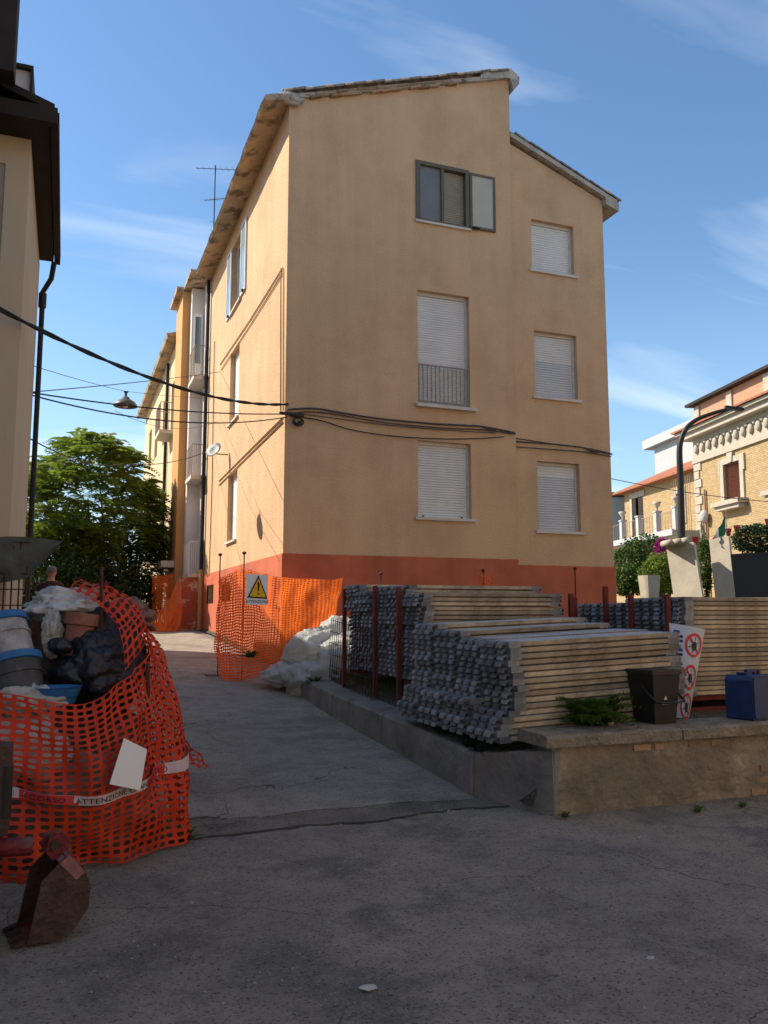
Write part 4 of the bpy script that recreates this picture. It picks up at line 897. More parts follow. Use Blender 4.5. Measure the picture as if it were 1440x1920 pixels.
c = hit(225, 1140, 1, 7.0); bag('old_cloth', 'bunched brown cloth on the right crest of the heap', 'cloth', (c.x, 7.1, c.z - .08), (.28, .28, .14), M['cloth'], 23, .4, .2, 2.2)
c = hit(195, 1120, 1, 6.9); bag('old_cloth', 'twisted red rag tied at the top of the net', 'cloth', (c.x, 6.9, c.z), (.05, .05, .12), mat('red_rag', (.22, .02, .02), .9, .3, 8), 29, .4, .3, 2)
c = hit(40, 1420, 1, 6.05); bag('white_sack', 'pale cement sack pressed against the inside of the net', 'sack', (c.x - .05, 6.12, c.z), (.36, .17, .24), M['sack'], 31, .25, .2)
c = hit(180, 1530, 1, 6.05); bag('rubble_sack', 'dusty brown rubble sack low inside the net', 'sack', (c.x - .1, 6.2, .32), (.5, .25, .34), mat('rubble_sack', (.22, .185, .15), .9, .3, 6, .2, 20), 37, .2, .15)
# site fence panel with grey tarpaulin behind the heap
fp = thing('fence_panel', 'wire grid fence panel with grey tarpaulin behind the heap', 'fence panel', (-.6, 8.2, 0))
p0 = hit(2, 1012, 1, 8.3); p1 = hit(52, 1010, 1, 8.3)
for i in range(9): f = -1.2 + i * .28; xx = p0.x + (p1.x - p0.x) * f; MB().tube([(xx, 8.3, .02), (xx, 8.3, p0.z)], .008, 5).build('wire', M['rust'], fp)
for i in range(16): z = .1 + (p0.z - .12) * i / 15; MB().tube([(p0.x - .7, 8.29, z), (p1.x + .02, 8.29, z)], .006, 5).build('wire', M['rust'], fp)
q = [hit(x, y, 1, 8.32) for x, y in ((-40, 1010), (52, 1006), (118, 1016), (52, 1085), (-40, 1100))]; mb = MB(); vs = []
nU, nV = 14, 8
for j in range(nV + 1):
    for i in range(nU + 1):
        u = i / nU; v = j / nV; top = q[0].lerp(q[2], u) + Vector((0, 0, .03 * math.sin(u * 3.1))); bot = q[4].lerp(q[3], min(1, u * 1.3)).lerp(q[2], max(0, u * 1.3 - 1) / .3 if u > .77 else 0)
        vs.append(top.lerp(bot, v) + Vector((0, -.04 + .06 * mnoise.noise((u * 4, v * 3, 3)), 0)))
mb.add(vs, [(j * (nU + 1) + i, j * (nU + 1) + i + 1, (j + 1) * (nU + 1) + i + 1, (j + 1) * (nU + 1) + i) for j in range(nV) for i in range(nU)]); mb.build('tarpaulin', M['tarp'], fp, True)

# ================================================================== EXCAVATOR BUCKET
g0 = hit(62, 1772, 2, 0); bx, by = g0.x - .02, g0.y + .12
ex = thing('digger_bucket', 'worn red excavator bucket on the asphalt at lower left', 'digger bucket', (bx, by, 0))
Mx = Matrix.Translation((bx, by, 0)) @ Matrix.Rotation(math.radians(12), 4, 'Z') @ Matrix.Scale(.74, 4)
prof = [(-.05, .02), (.12, .01), (.25, .07), (.33, .19), (.34, .33), (.28, .46), (.17, .54)]       # x,z of the shell
W = .20
def shell(ths, y0, y1):
    mb = MB(); mb.M = Mx; o = prof; i_ = [(x - (x - .08) * ths, z - (z - .27) * ths) for x, z in prof]
    poly = o + i_[::-1]; n = len(o)
    for k in range(n - 1): mb.prism([(o[k][0], y0, o[k][1]), (o[k + 1][0], y0, o[k + 1][1]), (i_[k + 1][0], y0, i_[k + 1][1]), (i_[k][0], y0, i_[k][1])], (0, y1 - y0, 0))
    return mb
shell(.07, -W, W).build('shell', M['digger_red'], ex)
for s_ in (-W, W - .012):
    mb = MB(); mb.M = Mx; mb.prism([(x, s_ - .001 if s_ < 0 else s_ + .001, z) for x, z in prof] + [(.02, s_ - .001 if s_ < 0 else s_ + .001, .40)], (0, .012, 0)); mb.build('side_plate', M['digger_steel'], ex)
mb = MB(); mb.M = Mx; mb.prism([(.30, -W - .004, .42), (.19, -W - .004, .55), (.13, -W - .004, .50), (.24, -W - .004, .38)], (0, 2 * W + .008, 0)); mb.build('back_band', mat('worn_pink', (.26, .11, .11), .6, .35, 10, .1, 30), ex)
for s_ in (-.09, .07):
    mb = MB(); mb.M = Mx; mb.prism([(.10, s_, .50), (.24, s_, .50), (.22, s_, .62), (.16, s_, .67), (.08, s_, .64), (.06, s_, .56)], (0, .022, 0)); mb.build('ear', M['digger_red'], ex)
mb = MB(); mb.M = Mx; mb.tube([(.12, -.12, .60), (.12, .12, .60)], .035, 12); mb.build('pin', M['digger_steel'], ex)
for k in range(4): mb = MB(); mb.M = Mx; yk = -W + .03 + k * .113; mb.prism([(-.14, yk, .005), (-.03, yk, .002), (-.03, yk, .045), (-.12, yk, .02)], (0, .05, 0)); mb.build('tooth', M['digger_steel'], ex)
dg = thing('digger', 'rusty arm and blade of a small digger cut by the left picture edge', 'digger', (bx - .3, by - .1, 0))
a0 = hit(-6, 1600, 1, by - .05); 
MB().box(a0.x - .5, a0.x + .045, by - .1, by + .06, .52, .95).build('arm', M['digger_steel'], dg)
MB().box(a0.x - .5, a0.x + .01, by - .28, by - .22, .0, .55).build('blade', M['digger_steel'], dg)
MB().tube([(a0.x - .4, by - .02, .46), (a0.x + .16, by - .02, .44)], .045, 12).build('cylinder', M['digger_red'], dg)
MB().tube([(a0.x + .03, by - .08, .60), (a0.x + .03, by - .08, .85)], .028, 10).build('hose', M['dark_pipe'], dg)

# ================================================================== PERSON
px_, py_ = -.26, 17.6; pg = gz(17.6) - .006
pr = thing('person', 'man in dark maroon shirt walking away beyond the heap', 'person', (px_, py_, pg))
def skin(name, chain, edges, m, parent, root=0, sub=2):
    me = bpy.data.meshes.new(name); me.from_pydata([c[0] for c in chain], edges, []); o = bpy.data.objects.new(name, me); COL.objects.link(o)
    o.modifiers.new('s', 'SKIN'); md = o.modifiers.new('d', 'SUBSURF'); md.levels = sub; md.render_levels = sub
    for i, c in enumerate(chain): me.skin_vertices[0].data[i].radius = (c[1], c[2] if len(c) > 2 else c[1]); me.skin_vertices[0].data[i].use_root = i == root
    bpy.context.view_layer.update(); m2 = bpy.data.meshes.new_from_object(o.evaluated_get(bpy.context.evaluated_depsgraph_get())); bpy.data.objects.remove(o)
    m2.materials.clear(); m2.materials.append(m); m2.polygons.foreach_set('use_smooth', [True] * len(m2.polygons)); m2.name = name
    q = bpy.data.objects.new(name, m2); COL.objects.link(q); q.parent = parent; return q
V = [((0, 0, .92), .15, .11), ((0, 0, 1.12), .145, .10), ((0, 0, 1.34), .17, .11), ((0, .0, 1.45), .08, .07), ((0, .0, 1.53), .052), ((0, .01, 1.575), .075, .085), ((0, .012, 1.64), .105, .12),
     ((-.2, 0, 1.39), .062), ((-.25, .03, 1.12), .046), ((-.22, -.1, .90), .036), ((-.21, -.15, .83), .03), ((.2, 0, 1.39), .062), ((.25, .03, 1.12), .046), ((.22, -.1, .90), .036), ((.21, -.15, .83), .03),
     ((-.09, 0, .84), .088), ((-.1, -.03, .48), .062), ((-.1, .06, .09), .045), ((-.1, -.1, .04), .038), ((.09, 0, .84), .088), ((.1, .04, .48), .062), ((.1, .0, .09), .045), ((.1, .14, .04), .038), ((0, .005, 1.71), .10, .118), ((0, 0, 1.77), .06, .07)]
Eg = [(0, 1), (1, 2), (2, 3), (3, 4), (4, 5), (5, 6), (2, 7), (7, 8), (8, 9), (9, 10), (2, 11), (11, 12), (12, 13), (13, 14), (0, 15), (15, 16), (16, 17), (17, 18), (0, 19), (19, 20), (20, 21), (21, 22), (6, 23), (23, 24)]
body = skin('body', V, Eg, M['skin'], pr)
pm = body.data; pm.materials.append(M['shirt']); pm.materials.append(M['trousers']); pm.materials.append(M['hair']); pm.materials.append(M['dark'])
for p in pm.polygons:
    z = p.center.z; p.material_index = 1 if .93 < z < 1.47 and not (abs(p.center.x) > .19 and z < 1.15) else 2 if .1 < z <= .93 and abs(p.center.x) < .19 else 4 if z <= .1 else 3 if z > 1.62 and p.center.y < .02 or z > 1.73 else 0
MB().blob((0, .105, 1.63), (.014, .022, .022), 1, .05, 1, 2).build('nose', M['skin'], pr, True).matrix_parent_inverse = Matrix()
for s_ in (-1, 1): MB().blob((s_ * .03, .088, 1.66), (.012, .01, .008), 1, .0, 1, 2).build('eye', M['dark'], pr, True).matrix_parent_inverse = Matrix()
MB().box(-.022, .022, .088, .094, 1.594, 1.602).build('mouth', M['shirt'], pr).matrix_parent_inverse = Matrix()
for s_ in (-1, 1): MB().blob((s_ * .082, .01, 1.645), (.012, .022, .034), 1, .1, 1, 2).build('ear', M['skin'], pr, True).matrix_parent_inverse = Matrix()
for s_ in (-1, 1):
    for k in range(5):
        bx_ = s_ * .21; yk = -.19 + k * .016; MB().tube([(bx_, -.15, .82), (bx_ + s_ * .005, yk, .77), (bx_ - s_ * .004, yk - .005, .73 + (.03 if k == 4 else 0))], [.011, .009, .007], 6).build('finger', M['skin'], pr, True).matrix_parent_inverse = Matrix()
pr['local'] = 1

# ================================================================== FOLIAGE
def frond_tree(name, label, base, top_z, crown_c, crown_r, nf, m, seed, leaflets=8, flen=.75, group=None, stems=4):
    rr = random.Random(seed); t = thing(name, label, 'tree', base, group); base = Vector(base)
    tr = MB(); ends = []
    for s_ in range(stems):
        e = Vector(crown_c) + Vector((rr.uniform(-.6, .6) * crown_r[0], rr.uniform(-.5, .5) * crown_r[1], rr.uniform(-.1, .55) * crown_r[2])); b0 = base + Vector((rr.uniform(-.15, .15), rr.uniform(-.15, .15), 0))
        mid = b0.lerp(e, .5) + Vector((rr.uniform(-.2, .2), rr.uniform(-.2, .2), .3)); pts = smooth_pts([b0, mid, e], 8); tr.tube(pts, [.09 - .075 * i / 8 for i in range(9)], 7); ends.append(pts)
    tr.build('trunk', M['bark'], t, True)
    lf = MB()
    for k in range(nf):
        while True:
            d = Vector((rr.uniform(-1, 1), rr.uniform(-1, 1), rr.uniform(-1, 1)))
            if .15 < d.length < 1: break
        q = d.normalized() * (d.length ** .5)
        p = Vector(crown_c) + Vector((q.x * crown_r[0], q.y * crown_r[1], q.z * crown_r[2]))
        if mnoise.noise(p * .9 + Vector((seed, 0, 0))) < -.12: continue
        dr = Vector((q.x + rr.uniform(-.7, .7), q.y + rr.uniform(-.7, .7), rr.uniform(-.1, .55) + .3 * q.z)).normalized(); L = flen * rr.uniform(.6, 1.15); side = dr.cross(Vector((0, 0, 1))).normalized(); up = side.cross(dr)
        for j in range(leaflets):
            f = (j + .6) / leaflets; c_ = p + dr * (L * f) - Vector((0, 0, L * .55 * f * f)); ll = L * .26 * (1.15 - .6 * abs(f - .35)); lw = ll * .17
            for s_ in (-1, 1):
                ax = (side * s_ + dr * .35 - Vector((0, 0, .28 + .2 * rr.random()))).normalized(); w = dr * lw
                lf.add([c_, c_ + ax * ll * .45 + w, c_ + ax * ll, c_ + ax * ll * .45 - w], [(0, 1, 2, 3)])
    lf.build('crown', m, t); return t
def bush(name, label, cat, c, r, n, m, seed, ls=.07, group=None, extra=None, stem=True):
    rr = random.Random(seed); t = thing(name, label, cat, (c[0], c[1], c[2] - r[2]), group); lf = MB()
    for k in range(n):
        d = Vector((rr.gauss(0, 1), rr.gauss(0, 1), rr.gauss(0, 1))).normalized() * rr.uniform(.45, 1.0) ** .6
        kk = 1 + .35 * mnoise.noise(d * 2.2 + Vector((seed, 1, 1))); p = Vector(c) + Vector((d.x * r[0], d.y * r[1], d.z * r[2])) * kk
        if mnoise.noise(p * (2.2 / max(r))) < -.28: continue
        a = Vector((rr.gauss(0, 1), rr.gauss(0, 1), rr.gauss(0, .7) - .2)).normalized(); b_ = a.cross(Vector((rr.gauss(0, 1), rr.gauss(0, 1), 1))).normalized(); s_ = ls * rr.uniform(.6, 1.3)
        lf.add([p, p + a * s_ * .5 + b_ * s_ * .28, p + a * s_, p + a * s_ * .5 - b_ * s_ * .28], [(0, 1, 2, 3)])
    lf.build('foliage', m, t)
    if stem:
        st = MB()
        for k in range(5): e = Vector(c) + Vector((rr.uniform(-.5, .5) * r[0], rr.uniform(-.5, .5) * r[1], rr.uniform(0, .5) * r[2])); st.tube([(c[0] + rr.uniform(-.1, .1) * r[0], c[1], c[2] - r[2]), Vector(c).lerp(e, .3), e], [.03 * max(r), .02 * max(r), .006 * max(r)], 5)
        st.build('stem', M['bark'], t)
    return t
cc = hit(165, 925, 1, 27.5); frond_tree('ailanthus_tree', 'tall tree with drooping pinnate leaves closing the end of the lane', (cc.x + .2, 27.5, gz(27.5)), 6, (cc.x + .1, 27.6, cc.z - .9), (1.9, 1.8, 2.75), 3200, M['leaf'], 5, 10, .78)
cc = hit(255, 960, 1, 28.5); frond_tree('ailanthus_tree', 'slimmer pinnate leaved tree leaning against the far block', (cc.x - .1, 28.5, gz(28.5)), 5, (cc.x - .1, 28.6, cc.z - 1.0), (.9, 1.1, 1.9), 800, M['leaf'], 9, 10, .75)
cc = hit(80, 960, 1, 26.5); frond_tree('ailanthus_tree', 'leafy young tree beside the left house wall', (cc.x, 26.5, gz(26.5)), 5, (cc.x, 26.6, cc.z - .6), (1.1, 1.1, 2.3), 1200, M['leaf'], 13, 10, .75)
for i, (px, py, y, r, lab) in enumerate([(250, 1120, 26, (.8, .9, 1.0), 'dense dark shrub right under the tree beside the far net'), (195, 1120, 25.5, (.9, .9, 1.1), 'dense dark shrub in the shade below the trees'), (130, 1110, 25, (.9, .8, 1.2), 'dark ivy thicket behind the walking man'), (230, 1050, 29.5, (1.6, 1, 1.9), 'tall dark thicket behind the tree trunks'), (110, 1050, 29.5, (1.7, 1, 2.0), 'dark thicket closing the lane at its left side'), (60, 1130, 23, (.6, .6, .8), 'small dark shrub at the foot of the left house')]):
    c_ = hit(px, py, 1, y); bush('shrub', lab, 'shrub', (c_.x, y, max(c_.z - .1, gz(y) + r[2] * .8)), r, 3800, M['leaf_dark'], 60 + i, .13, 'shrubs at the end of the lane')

# ================================================================== STREET LAMP ON A WIRE, OVERHEAD CABLES
lp = Vector((1.065, 18.7, 6.17)); sl_ = thing('hanging_street_lamp', 'grey enamel street lamp hanging on a wire over the lane', 'street lamp', lp)
MB().lathe([(.03, .17), (.07, .15), (.10, .10), (.20, .04), (.25, -.03), (.255, -.06), (.235, -.05), (.18, .0), (.08, .06), (.0, .06)], lp, 28).build('shade', mat('enamel', (.10, .10, .085), .5, .2, 8), sl_, True)
MB().blob(lp + Vector((0, 0, -.03)), (.06, .06, .07), 1, 0, 1, 3).build('bulb', mat('bulb', (.6, .6, .55), .2, 0), sl_, True)
MB().tube([lp + Vector((0, 0, .16)), lp + Vector((0, 0, .27))], .028, 10).build('socket', M['iron'], sl_)
MB().tube([lp + Vector((-.05, 0, .27)), lp + Vector((.05, 0, .27))], .02, 8).build('hanger', M['iron'], sl_)
def cable(label, pts, r, sag=0., n=24, m='cable', strands=1):
    P = [Vector(p) for p in pts]; path = []
    for a, b in zip(P, P[1:]):
        for i in range(n + (1 if b is P[-1] else 0)): f = i / n; q = a.lerp(b, f); q.z -= 4 * sag * f * (1 - f); path.append(q)
    if strands == 1: o = MB().tube(path, r, 6).build('overhead_cable', M[m], None, True)
    else:
        mb = MB()
        for k in range(strands): mb.tube([q + Vector((0, math.cos(i * .9 + k * 6.28 / strands), math.sin(i * .9 + k * 6.28 / strands))) * r * .8 for i, q in enumerate(path)], r, 5)
        o = mb.build('overhead_cable', M[m], None, True)
    return tag(o, label, 'cable')
K = Vector((AX - .03, AY - .05, 0)); kc = lambda px, py: hit(px, py, 1, AY - .05)
cable('thick twisted cable sweeping from top left down to the house corner', [hit(-60, 548, 1, 8.0), kc(540, 758)], .016, .30, 40, 'cable', 2)
cable('upper of two straight cables from left house to the corner bracket', [hit(40, 733, 1, L1 + .02), kc(538, 776)], .011, .10)
cable('lower of two straight cables from left house to the corner bracket', [hit(45, 737, 1, L1 + .02), kc(538, 782)], .011, .24)
cable('thin cable rising from left house to the lane side wall', [hit(60, 735, 1, L1), hit(413, 697, 0, AX - .02)], .008, .03)
cable('thin wire carrying the hanging street lamp', [hit(62, 686, 1, L1), lp + Vector((0, 0, .28)), hit(400, 748, 0, AX - .02)], .005, .02)
cable('slack beaded cable passing in front of the trees', [hit(52, 820, 1, L1 + .02), hit(230, 870, 1, 20), hit(398, 842, 0, AX - .05)], .010, .16)
cable('faint thin cable sagging below the street lamp', [hit(215, 770, 1, 17), hit(408, 790, 0, AX - .02)], .005, .28)
# cable bundle on the front wall
bd = thing('wall_cables', 'grey cable bundle clipped across the front of the tan house', 'cables', kc(540, 775))
W1 = AY - .05
def run(nm, pts, r, y=W1, m='cable', wob=.006): MB().tube([p + Vector((0, 0, wob * mnoise.noise((i * .8, r * 99, 0)))) for i, p in enumerate(smooth_pts([hit(a, b_, 1, y) for a, b_ in pts], 40))], r, 6).build(nm, M[m], bd, True)
mcg = M.setdefault('cable_grey', mat('cable_grey', (.075, .065, .055), .7, .25, 12))
run('bundle', [(538, 768), (590, 766), (640, 774), (720, 786), (820, 795), (905, 800), (966, 812)], .020, m='cable_grey')
run('bundle', [(538, 776), (600, 773), (720, 792), (820, 802), (905, 806), (966, 814)], .013, m='cable_grey')
run('bundle', [(545, 780), (600, 788), (660, 806), (740, 818), (830, 823), (900, 822), (945, 819)], .011)
run('bundle', [(560, 775), (640, 786), (720, 796), (820, 805), (930, 812)], .009, m='cable_grey')
W2 = AY + .07
run('bundle', [(968, 828), (1030, 832), (1085, 838), (1120, 846), (1148, 852)], .016, W2, 'cable_grey'); run('bundle', [(968, 838), (1040, 843), (1100, 848), (1146, 856)], .012, W2, 'cable_grey'); run('bundle', [(968, 822), (1050, 834), (1110, 842), (1148, 851)], .010, W2)
c_ = kc(558, 788)
for k in range(3): MB().tube([c_ + Vector((.07 * math.cos(a) * (1 + .3 * k), -.02 - .01 * k, .075 * math.sin(a) - .02 * k)) for a in [2 * math.pi * i / 16 for i in range(17)]], .010, 6).build('coil', M['cable'], bd, True)
MB().lathe([(.05, 0), (.05, .05), (.0, .055)], c_ + Vector((.04, 0, -.06)), 12, Matrix.Rotation(math.pi / 2, 4, 'X')).build('junction_box', M['cable'], bd)
MB().box(AX - .12, AX + .35, W1 - .03, W1 + .02, kc(540, 775).z - .035, kc(540, 775).z + .02).build('bracket', M['iron'], bd)
for px, py in ((915, 803), (1110, 845)): q = hit(px, py, 1, W1 if px < 960 else W2); MB().tube([q + Vector((-.15, 0, .02)), q, q + Vector((.18, 0, -.03))], [.012, .03, .012], 8).build('splice', M['cable_grey'], bd)
# satellite dish on the lane wall
dq = hit(402, 845, 0, AX - .35); ds = thing('satellite_dish', 'small grey satellite dish on the lane side wall', 'satellite dish', (AX, dq.y, dq.z))
MB().lathe([(.0, 0), (.12, .012), (.22, .045), (.22, .05), (.12, .018), (.0, .006)], (dq.x, dq.y, dq.z), 20, aim((-.6, -.55, .45))).build('reflector', M['galv'], ds, True)
MB().tube([(AX, dq.y, dq.z - .08), (dq.x + .05, dq.y, dq.z - .08), (dq.x, dq.y, dq.z)], .015, 6).build('arm', M['iron'], ds)

# ================================================================== THINGS ON THE LOW WALL
w0 = hit(1246, 1357, 2, .63)
bn = thing('waste_caddy', 'black lidded kitchen waste caddy with handle standing on the wall cap', 'bin', (w0.x, w0.y + .12, .63), local=True, rz=.12)
def frustum(mb, x0, x1, y0, y1, z0, X0, X1, Y0, Y1, z1): mb.add([(x0, y0, z0), (x1, y0, z0), (x1, y1, z0), (x0, y1, z0), (X0, Y0, z1), (X1, Y0, z1), (X1, Y1, z1), (X0, Y1, z1)], [(3, 2, 1, 0), (4, 5, 6, 7), (0, 1, 5, 4), (1, 2, 6, 5), (2, 3, 7, 6), (3, 0, 4, 7)]); return mb
frustum(MB(), -.125, .125, -.12, .13, 0, -.165, .165, -.15, .165, .43).build('body', M['bin'], bn)
frustum(MB(), -.18, .18, -.165, .18, .43, -.175, .175, -.16, .175, .47).build('lid', M['bin'], bn)
MB().tube([(-.168, -.0, .36), (-.178, -.09, .27), (-.172, -.185, .2), (-.08, -.2, .19), (.08, -.2, .19), (.172, -.185, .2), (.178, -.09, .27), (.168, 0, .36)], .011, 6).build('handle', M['bin'], bn, True)
MB().box(-.05, .03, -.142, -.139, .17, .19).build('print', M['shutter_grey'], bn); MB().prism([(-.03, -.1405, .21), (.01, -.1405, .21), (-.01, -.1415, .245)], (0, .002, 0)).build('print', M['shutter_grey'], bn)
w0 = hit(1425, 1350, 2, .63)
jc = thing('jerrycan', 'dirty navy blue plastic jerrycan on the wall cap at right', 'jerrycan', (w0.x + .02, w0.y + .12, .63), local=True, rz=.25)
prof = [(-.17, .0), (.17, .0), (.185, .02), (.185, .36), (.16, .40), (-.16, .40), (-.185, .36), (-.185, .02)]
mb = MB(); P = [(x, -.13, z) for x, z in prof]; Q = [(x * .93, -.145, .02 + z * .92) for x, z in prof]; mb.prism(P, (0, .27, 0)); mb.prism(Q, (0, .02, 0)); mb.build('body', M['navy'], jc)
MB().box(-.13, -.03, -.05, .05, .40, .425).box(-.03, .09, -.018, .018, .425, .45).box(.06, .09, -.018, .018, .40, .4245).box(-.06, -.031, -.018, .018, .4251, .45).build('handle', M['navy'], jc)
MB().lathe([(.03, .0), (.03, .035), (.0, .036)], (.13, .0, .40), 14).build('cap', M['bin'], jc)
c_ = hit(1151, 1361, 2, .63); cup = MB().lathe([(.03, 0), (.036, .045), (.034, .045), (.028, .004)], (c_.x, c_.y + .05, .63), 16); tag(cup.build('paper_cup', mat('cup', (.55, .48, .33), .7), None, True), 'small pale cup left on the wall cap by the fern', 'cup')
# curled poster leaning on the planks
po = thing('poster', 'curled white poster with red prohibition signs leaning on the planks', 'poster', (6, 6.9, .6))
pc = [hit(x, y, 1, yy_) for x, y, yy_ in ((1255, 1168, 7.0), (1322, 1180, 6.95), (1292, 1345, 6.62), (1262, 1345, 6.62))]
def PO(u, v, d=0.): p = pc[3].lerp(pc[2], u).lerp(pc[0].lerp(pc[1], u), v); return p + Vector((0, -.05 * math.sin(u * 3.14) - d, 0))
mb = MB(); nU, nV = 10, 8
mb.add([PO(i / nU, j / nV) for j in range(nV + 1) for i in range(nU + 1)], [(j * (nU + 1) + i, j * (nU + 1) + i + 1, (j + 1) * (nU + 1) + i + 1, (j + 1) * (nU + 1) + i) for j in range(nV) for i in range(nU)]); mb.build('sheet', mat('poster_paper', (.40, .43, .47), .45, .06, 4), po, True)
for (cu, cv) in ((.66, .79), (.62, .43), (.55, .12)):
    ring = MB(); vs = []; nn = 28
    for k in range(nn):
        a_ = 2 * math.pi * k / nn
        for r_ in (.235, .30): vs.append(PO(cu + r_ * math.cos(a_), cv + r_ * .46 * math.sin(a_), .006))
    ring.add(vs, [(2 * k, 2 * k + 1, (2 * k + 3) % (2 * nn), (2 * k + 2) % (2 * nn)) for k in range(nn)]); s_ = .19; ring.add([PO(cu - s_, cv + s_ * .40, .007), PO(cu - s_ + .05, cv + s_ * .47, .007), PO(cu + s_, cv - s_ * .40, .007), PO(cu + s_ - .05, cv - s_ * .47, .007)], [(0, 1, 2, 3)]); ring.build('prohibition_ring', M['red_print'], po)
    fg = MB(); fg.add([PO(cu + .10 * math.cos(k * .7), cv + .055 * math.sin(k * .7) - .012, .0045) for k in range(9)], [tuple(range(9))])
    for k in range(6): a_ = .4 + k * 1.0; fg.add([PO(cu + .05 * math.cos(a_), cv + .025 * math.sin(a_), .0043), PO(cu + .2 * math.cos(a_), cv + .09 * math.sin(a_), .0043), PO(cu + .2 * math.cos(a_ + .15), cv + .09 * math.sin(a_ + .15), .0043)], [(0, 1, 2)])
    fg.build('figure', M['black_print'], po)
for k in range(7): v = .93 - k * .05; MB().add([PO(.08, v, .005), PO(.08 + (.22 if k % 3 else .14), v, .005), PO(.08 + (.22 if k % 3 else .14), v - .03, .005), PO(.08, v - .03, .005)], [(0, 1, 2, 3)]).build('print_block', M['black_print'] if k % 2 else M['navy'], po)
# plants and weeds
c_ = hit(1108, 1325, 1, 6.36)
def fern(name, label, c, n, ln, seed, m='leaf_dark', group=None):
    rr = random.Random(seed); t = thing(name, label, 'plant', c, group); lf = MB()
    for k in range(n):
        a_ = rr.uniform(0, 6.28); d = Vector((math.cos(a_), math.sin(a_), rr.uniform(.5, 2.2))).normalized(); L = ln * rr.uniform(.5, 1.1); side = d.cross(Vector((0, 0, 1))).normalized()
        for j in range(9):
            f = (j + 1) / 9; p = Vector(c) + d * L * f - Vector((0, 0, L * .45 * f * f)); w = L * .20 * (1.1 - f)
            for s_ in (-1, 1):
                tip = p + side * s_ * w + d * w * .5 - Vector((0, 0, w * .25)); lf.add([p, p + d * L * .05 + side * s_ * w * .4, tip, p + side * s_ * w * .4 - d * L * .03], [(0, 1, 2, 3)])
    lf.build('leaves', M[m], t); return t
fern('fern', 'bushy green fern growing between planks and wall cap', (c_.x, 6.36, .60), 200, .62, 3, 'leaf_hedge')
for i, (px, py, ln, lab) in enumerate([(1310, 1525, .13, 'small weed at the foot of the low wall'), (1395, 1515, .09, 'tiny weed at the wall foot near the right picture edge'), (1062, 1535, .11, 'small weed at the corner foot of the low wall'), (345, 1580, .22, 'weed growing at the right foot of the heap net')]):
    q = hit(px, py, 2, 0); fern('weed', lab, (q.x, q.y + .02, 0), 26, ln, 20 + i, 'leaf_hedge')
for i, (px, py, y, ln, lab) in enumerate([(470, 1222, 13.6, .28, 'leafy weed under the sign net'), (720, 1362, 7.6, .2, 'weed between kerb and front planks'), (795, 1385, 7.0, .2, 'weed on the kerb below the front planks'), (860, 1395, 6.8, .18, 'weed under the hooks of the front planks'), (585, 1270, 12, .25, 'weed by the mesh panel and plastic heap')]):
    q = hit(px, py, 1, y); fern('weed', lab, (max(q.x, 3.5) if i else q.x, y, max(q.z - .1, gz(y))), 30, ln, 40 + i, 'leaf_dark')
gr = MB(); rr = random.Random(4)
for k in range(5200):
    y = rr.uniform(6.7, 14.8); x = 3.76 + abs(rr.gauss(0, .45)); p = Vector((x, y, yz(y) - .02)); h = rr.uniform(.04, .15); a_ = rr.uniform(0, 6.28); d = Vector((math.cos(a_), math.sin(a_), 0)); gr.add([p - d * .005, p + d * .005, p + Vector((rr.uniform(-.04, .04), rr.uniform(-.04, .04), h))], [(0, 1, 2)])
tag(gr.build('grass', M['grass']), kind='stuff')
gv = MB()
for k in range(2600):
    x = rr.uniform(-1, 5.5); y = rr.uniform(1.8, 6.6)
    if rr.random() < .6: y = 6.55 + rr.gauss(0, .16); x = rr.uniform(.9, 3.4)
    if y > 5.85 and x > 3.6: continue
    s_ = rr.uniform(.002, .008) * (1.6 if rr.random() < .06 else 1); z = gz(y) - .004; gv.add([(x - s_, y, z), (x + s_ * .6, y - s_, z), (x + s_, y + s_ * .7, z), (x + rr.uniform(-.3, .3) * s_, y, z + s_ * 1.1)], [(0, 1, 3), (1, 2, 3), (2, 0, 3)])
tag(gv.build('gravel', mat('gravel', (.30, .28, .25), .95, .3, 9)), kind='stuff')
for i, (px, py, lab) in enumerate([(690, 1855, 'flattened pale paper scrap on the asphalt near the bottom edge'), (1220, 1800, 'tiny white paper scrap on the asphalt at lower right'), (1200, 1573, 'small blue grey wrapper on the asphalt before the low wall')]):
    q = hit(px, py, 2, 0); mb = MB(); s_ = .045 if i == 0 else .02; P = [(q.x + s_ * math.cos(a_) * rr.uniform(.7, 1.3), q.y + s_ * .6 * math.sin(a_), .004 + rr.uniform(0, .015)) for a_ in [k * .9 for k in range(7)]]; mb.add(P + [(q.x, q.y, .018)], [(k, (k + 1) % 7, 7) for k in range(7)]); tag(mb.build('litter', mat('litter', (.36, .35, .33), .8) if i < 2 else M['vblue']), lab, 'litter')

# ================================================================== VILLA AND STREET ON THE RIGHT
vdir = ray(500, 1150); vdir = Vector((vdir.x, vdir.y, 0)).normalized()          # along the facade, away from us
fwd = Vector((math.sin(YAW), math.cos(YAW), 0)); rgt = Vector((math.cos(YAW), -math.sin(YAW), 0))
VP0 = rgt * 16.7 + fwd * 40; VN = Vector((-vdir.y, vdir.x, 0))                    # facade normal, to the left
if VN.dot(-VP0) < 0: VN = -VN
vrz = math.atan2(vdir.y, vdir.x) - math.pi / 2
VM = Matrix.Translation(VP0) @ Matrix.Rotation(vrz, 4, 'Z'); VI = VM.inverted()    # local: y = along facade, -x = outwards
def vl(px, py, off=0.): return VI @ hitp(px, py, VP0 + VN * off, VN)
vb = thing('villa', 'sunlit yellow brick villa with white stone cornice and quoins at right', 'villa', VP0, local=True, rz=vrz)
ca = vl(1305, 900); yc = ca.y; y_near = -9.0
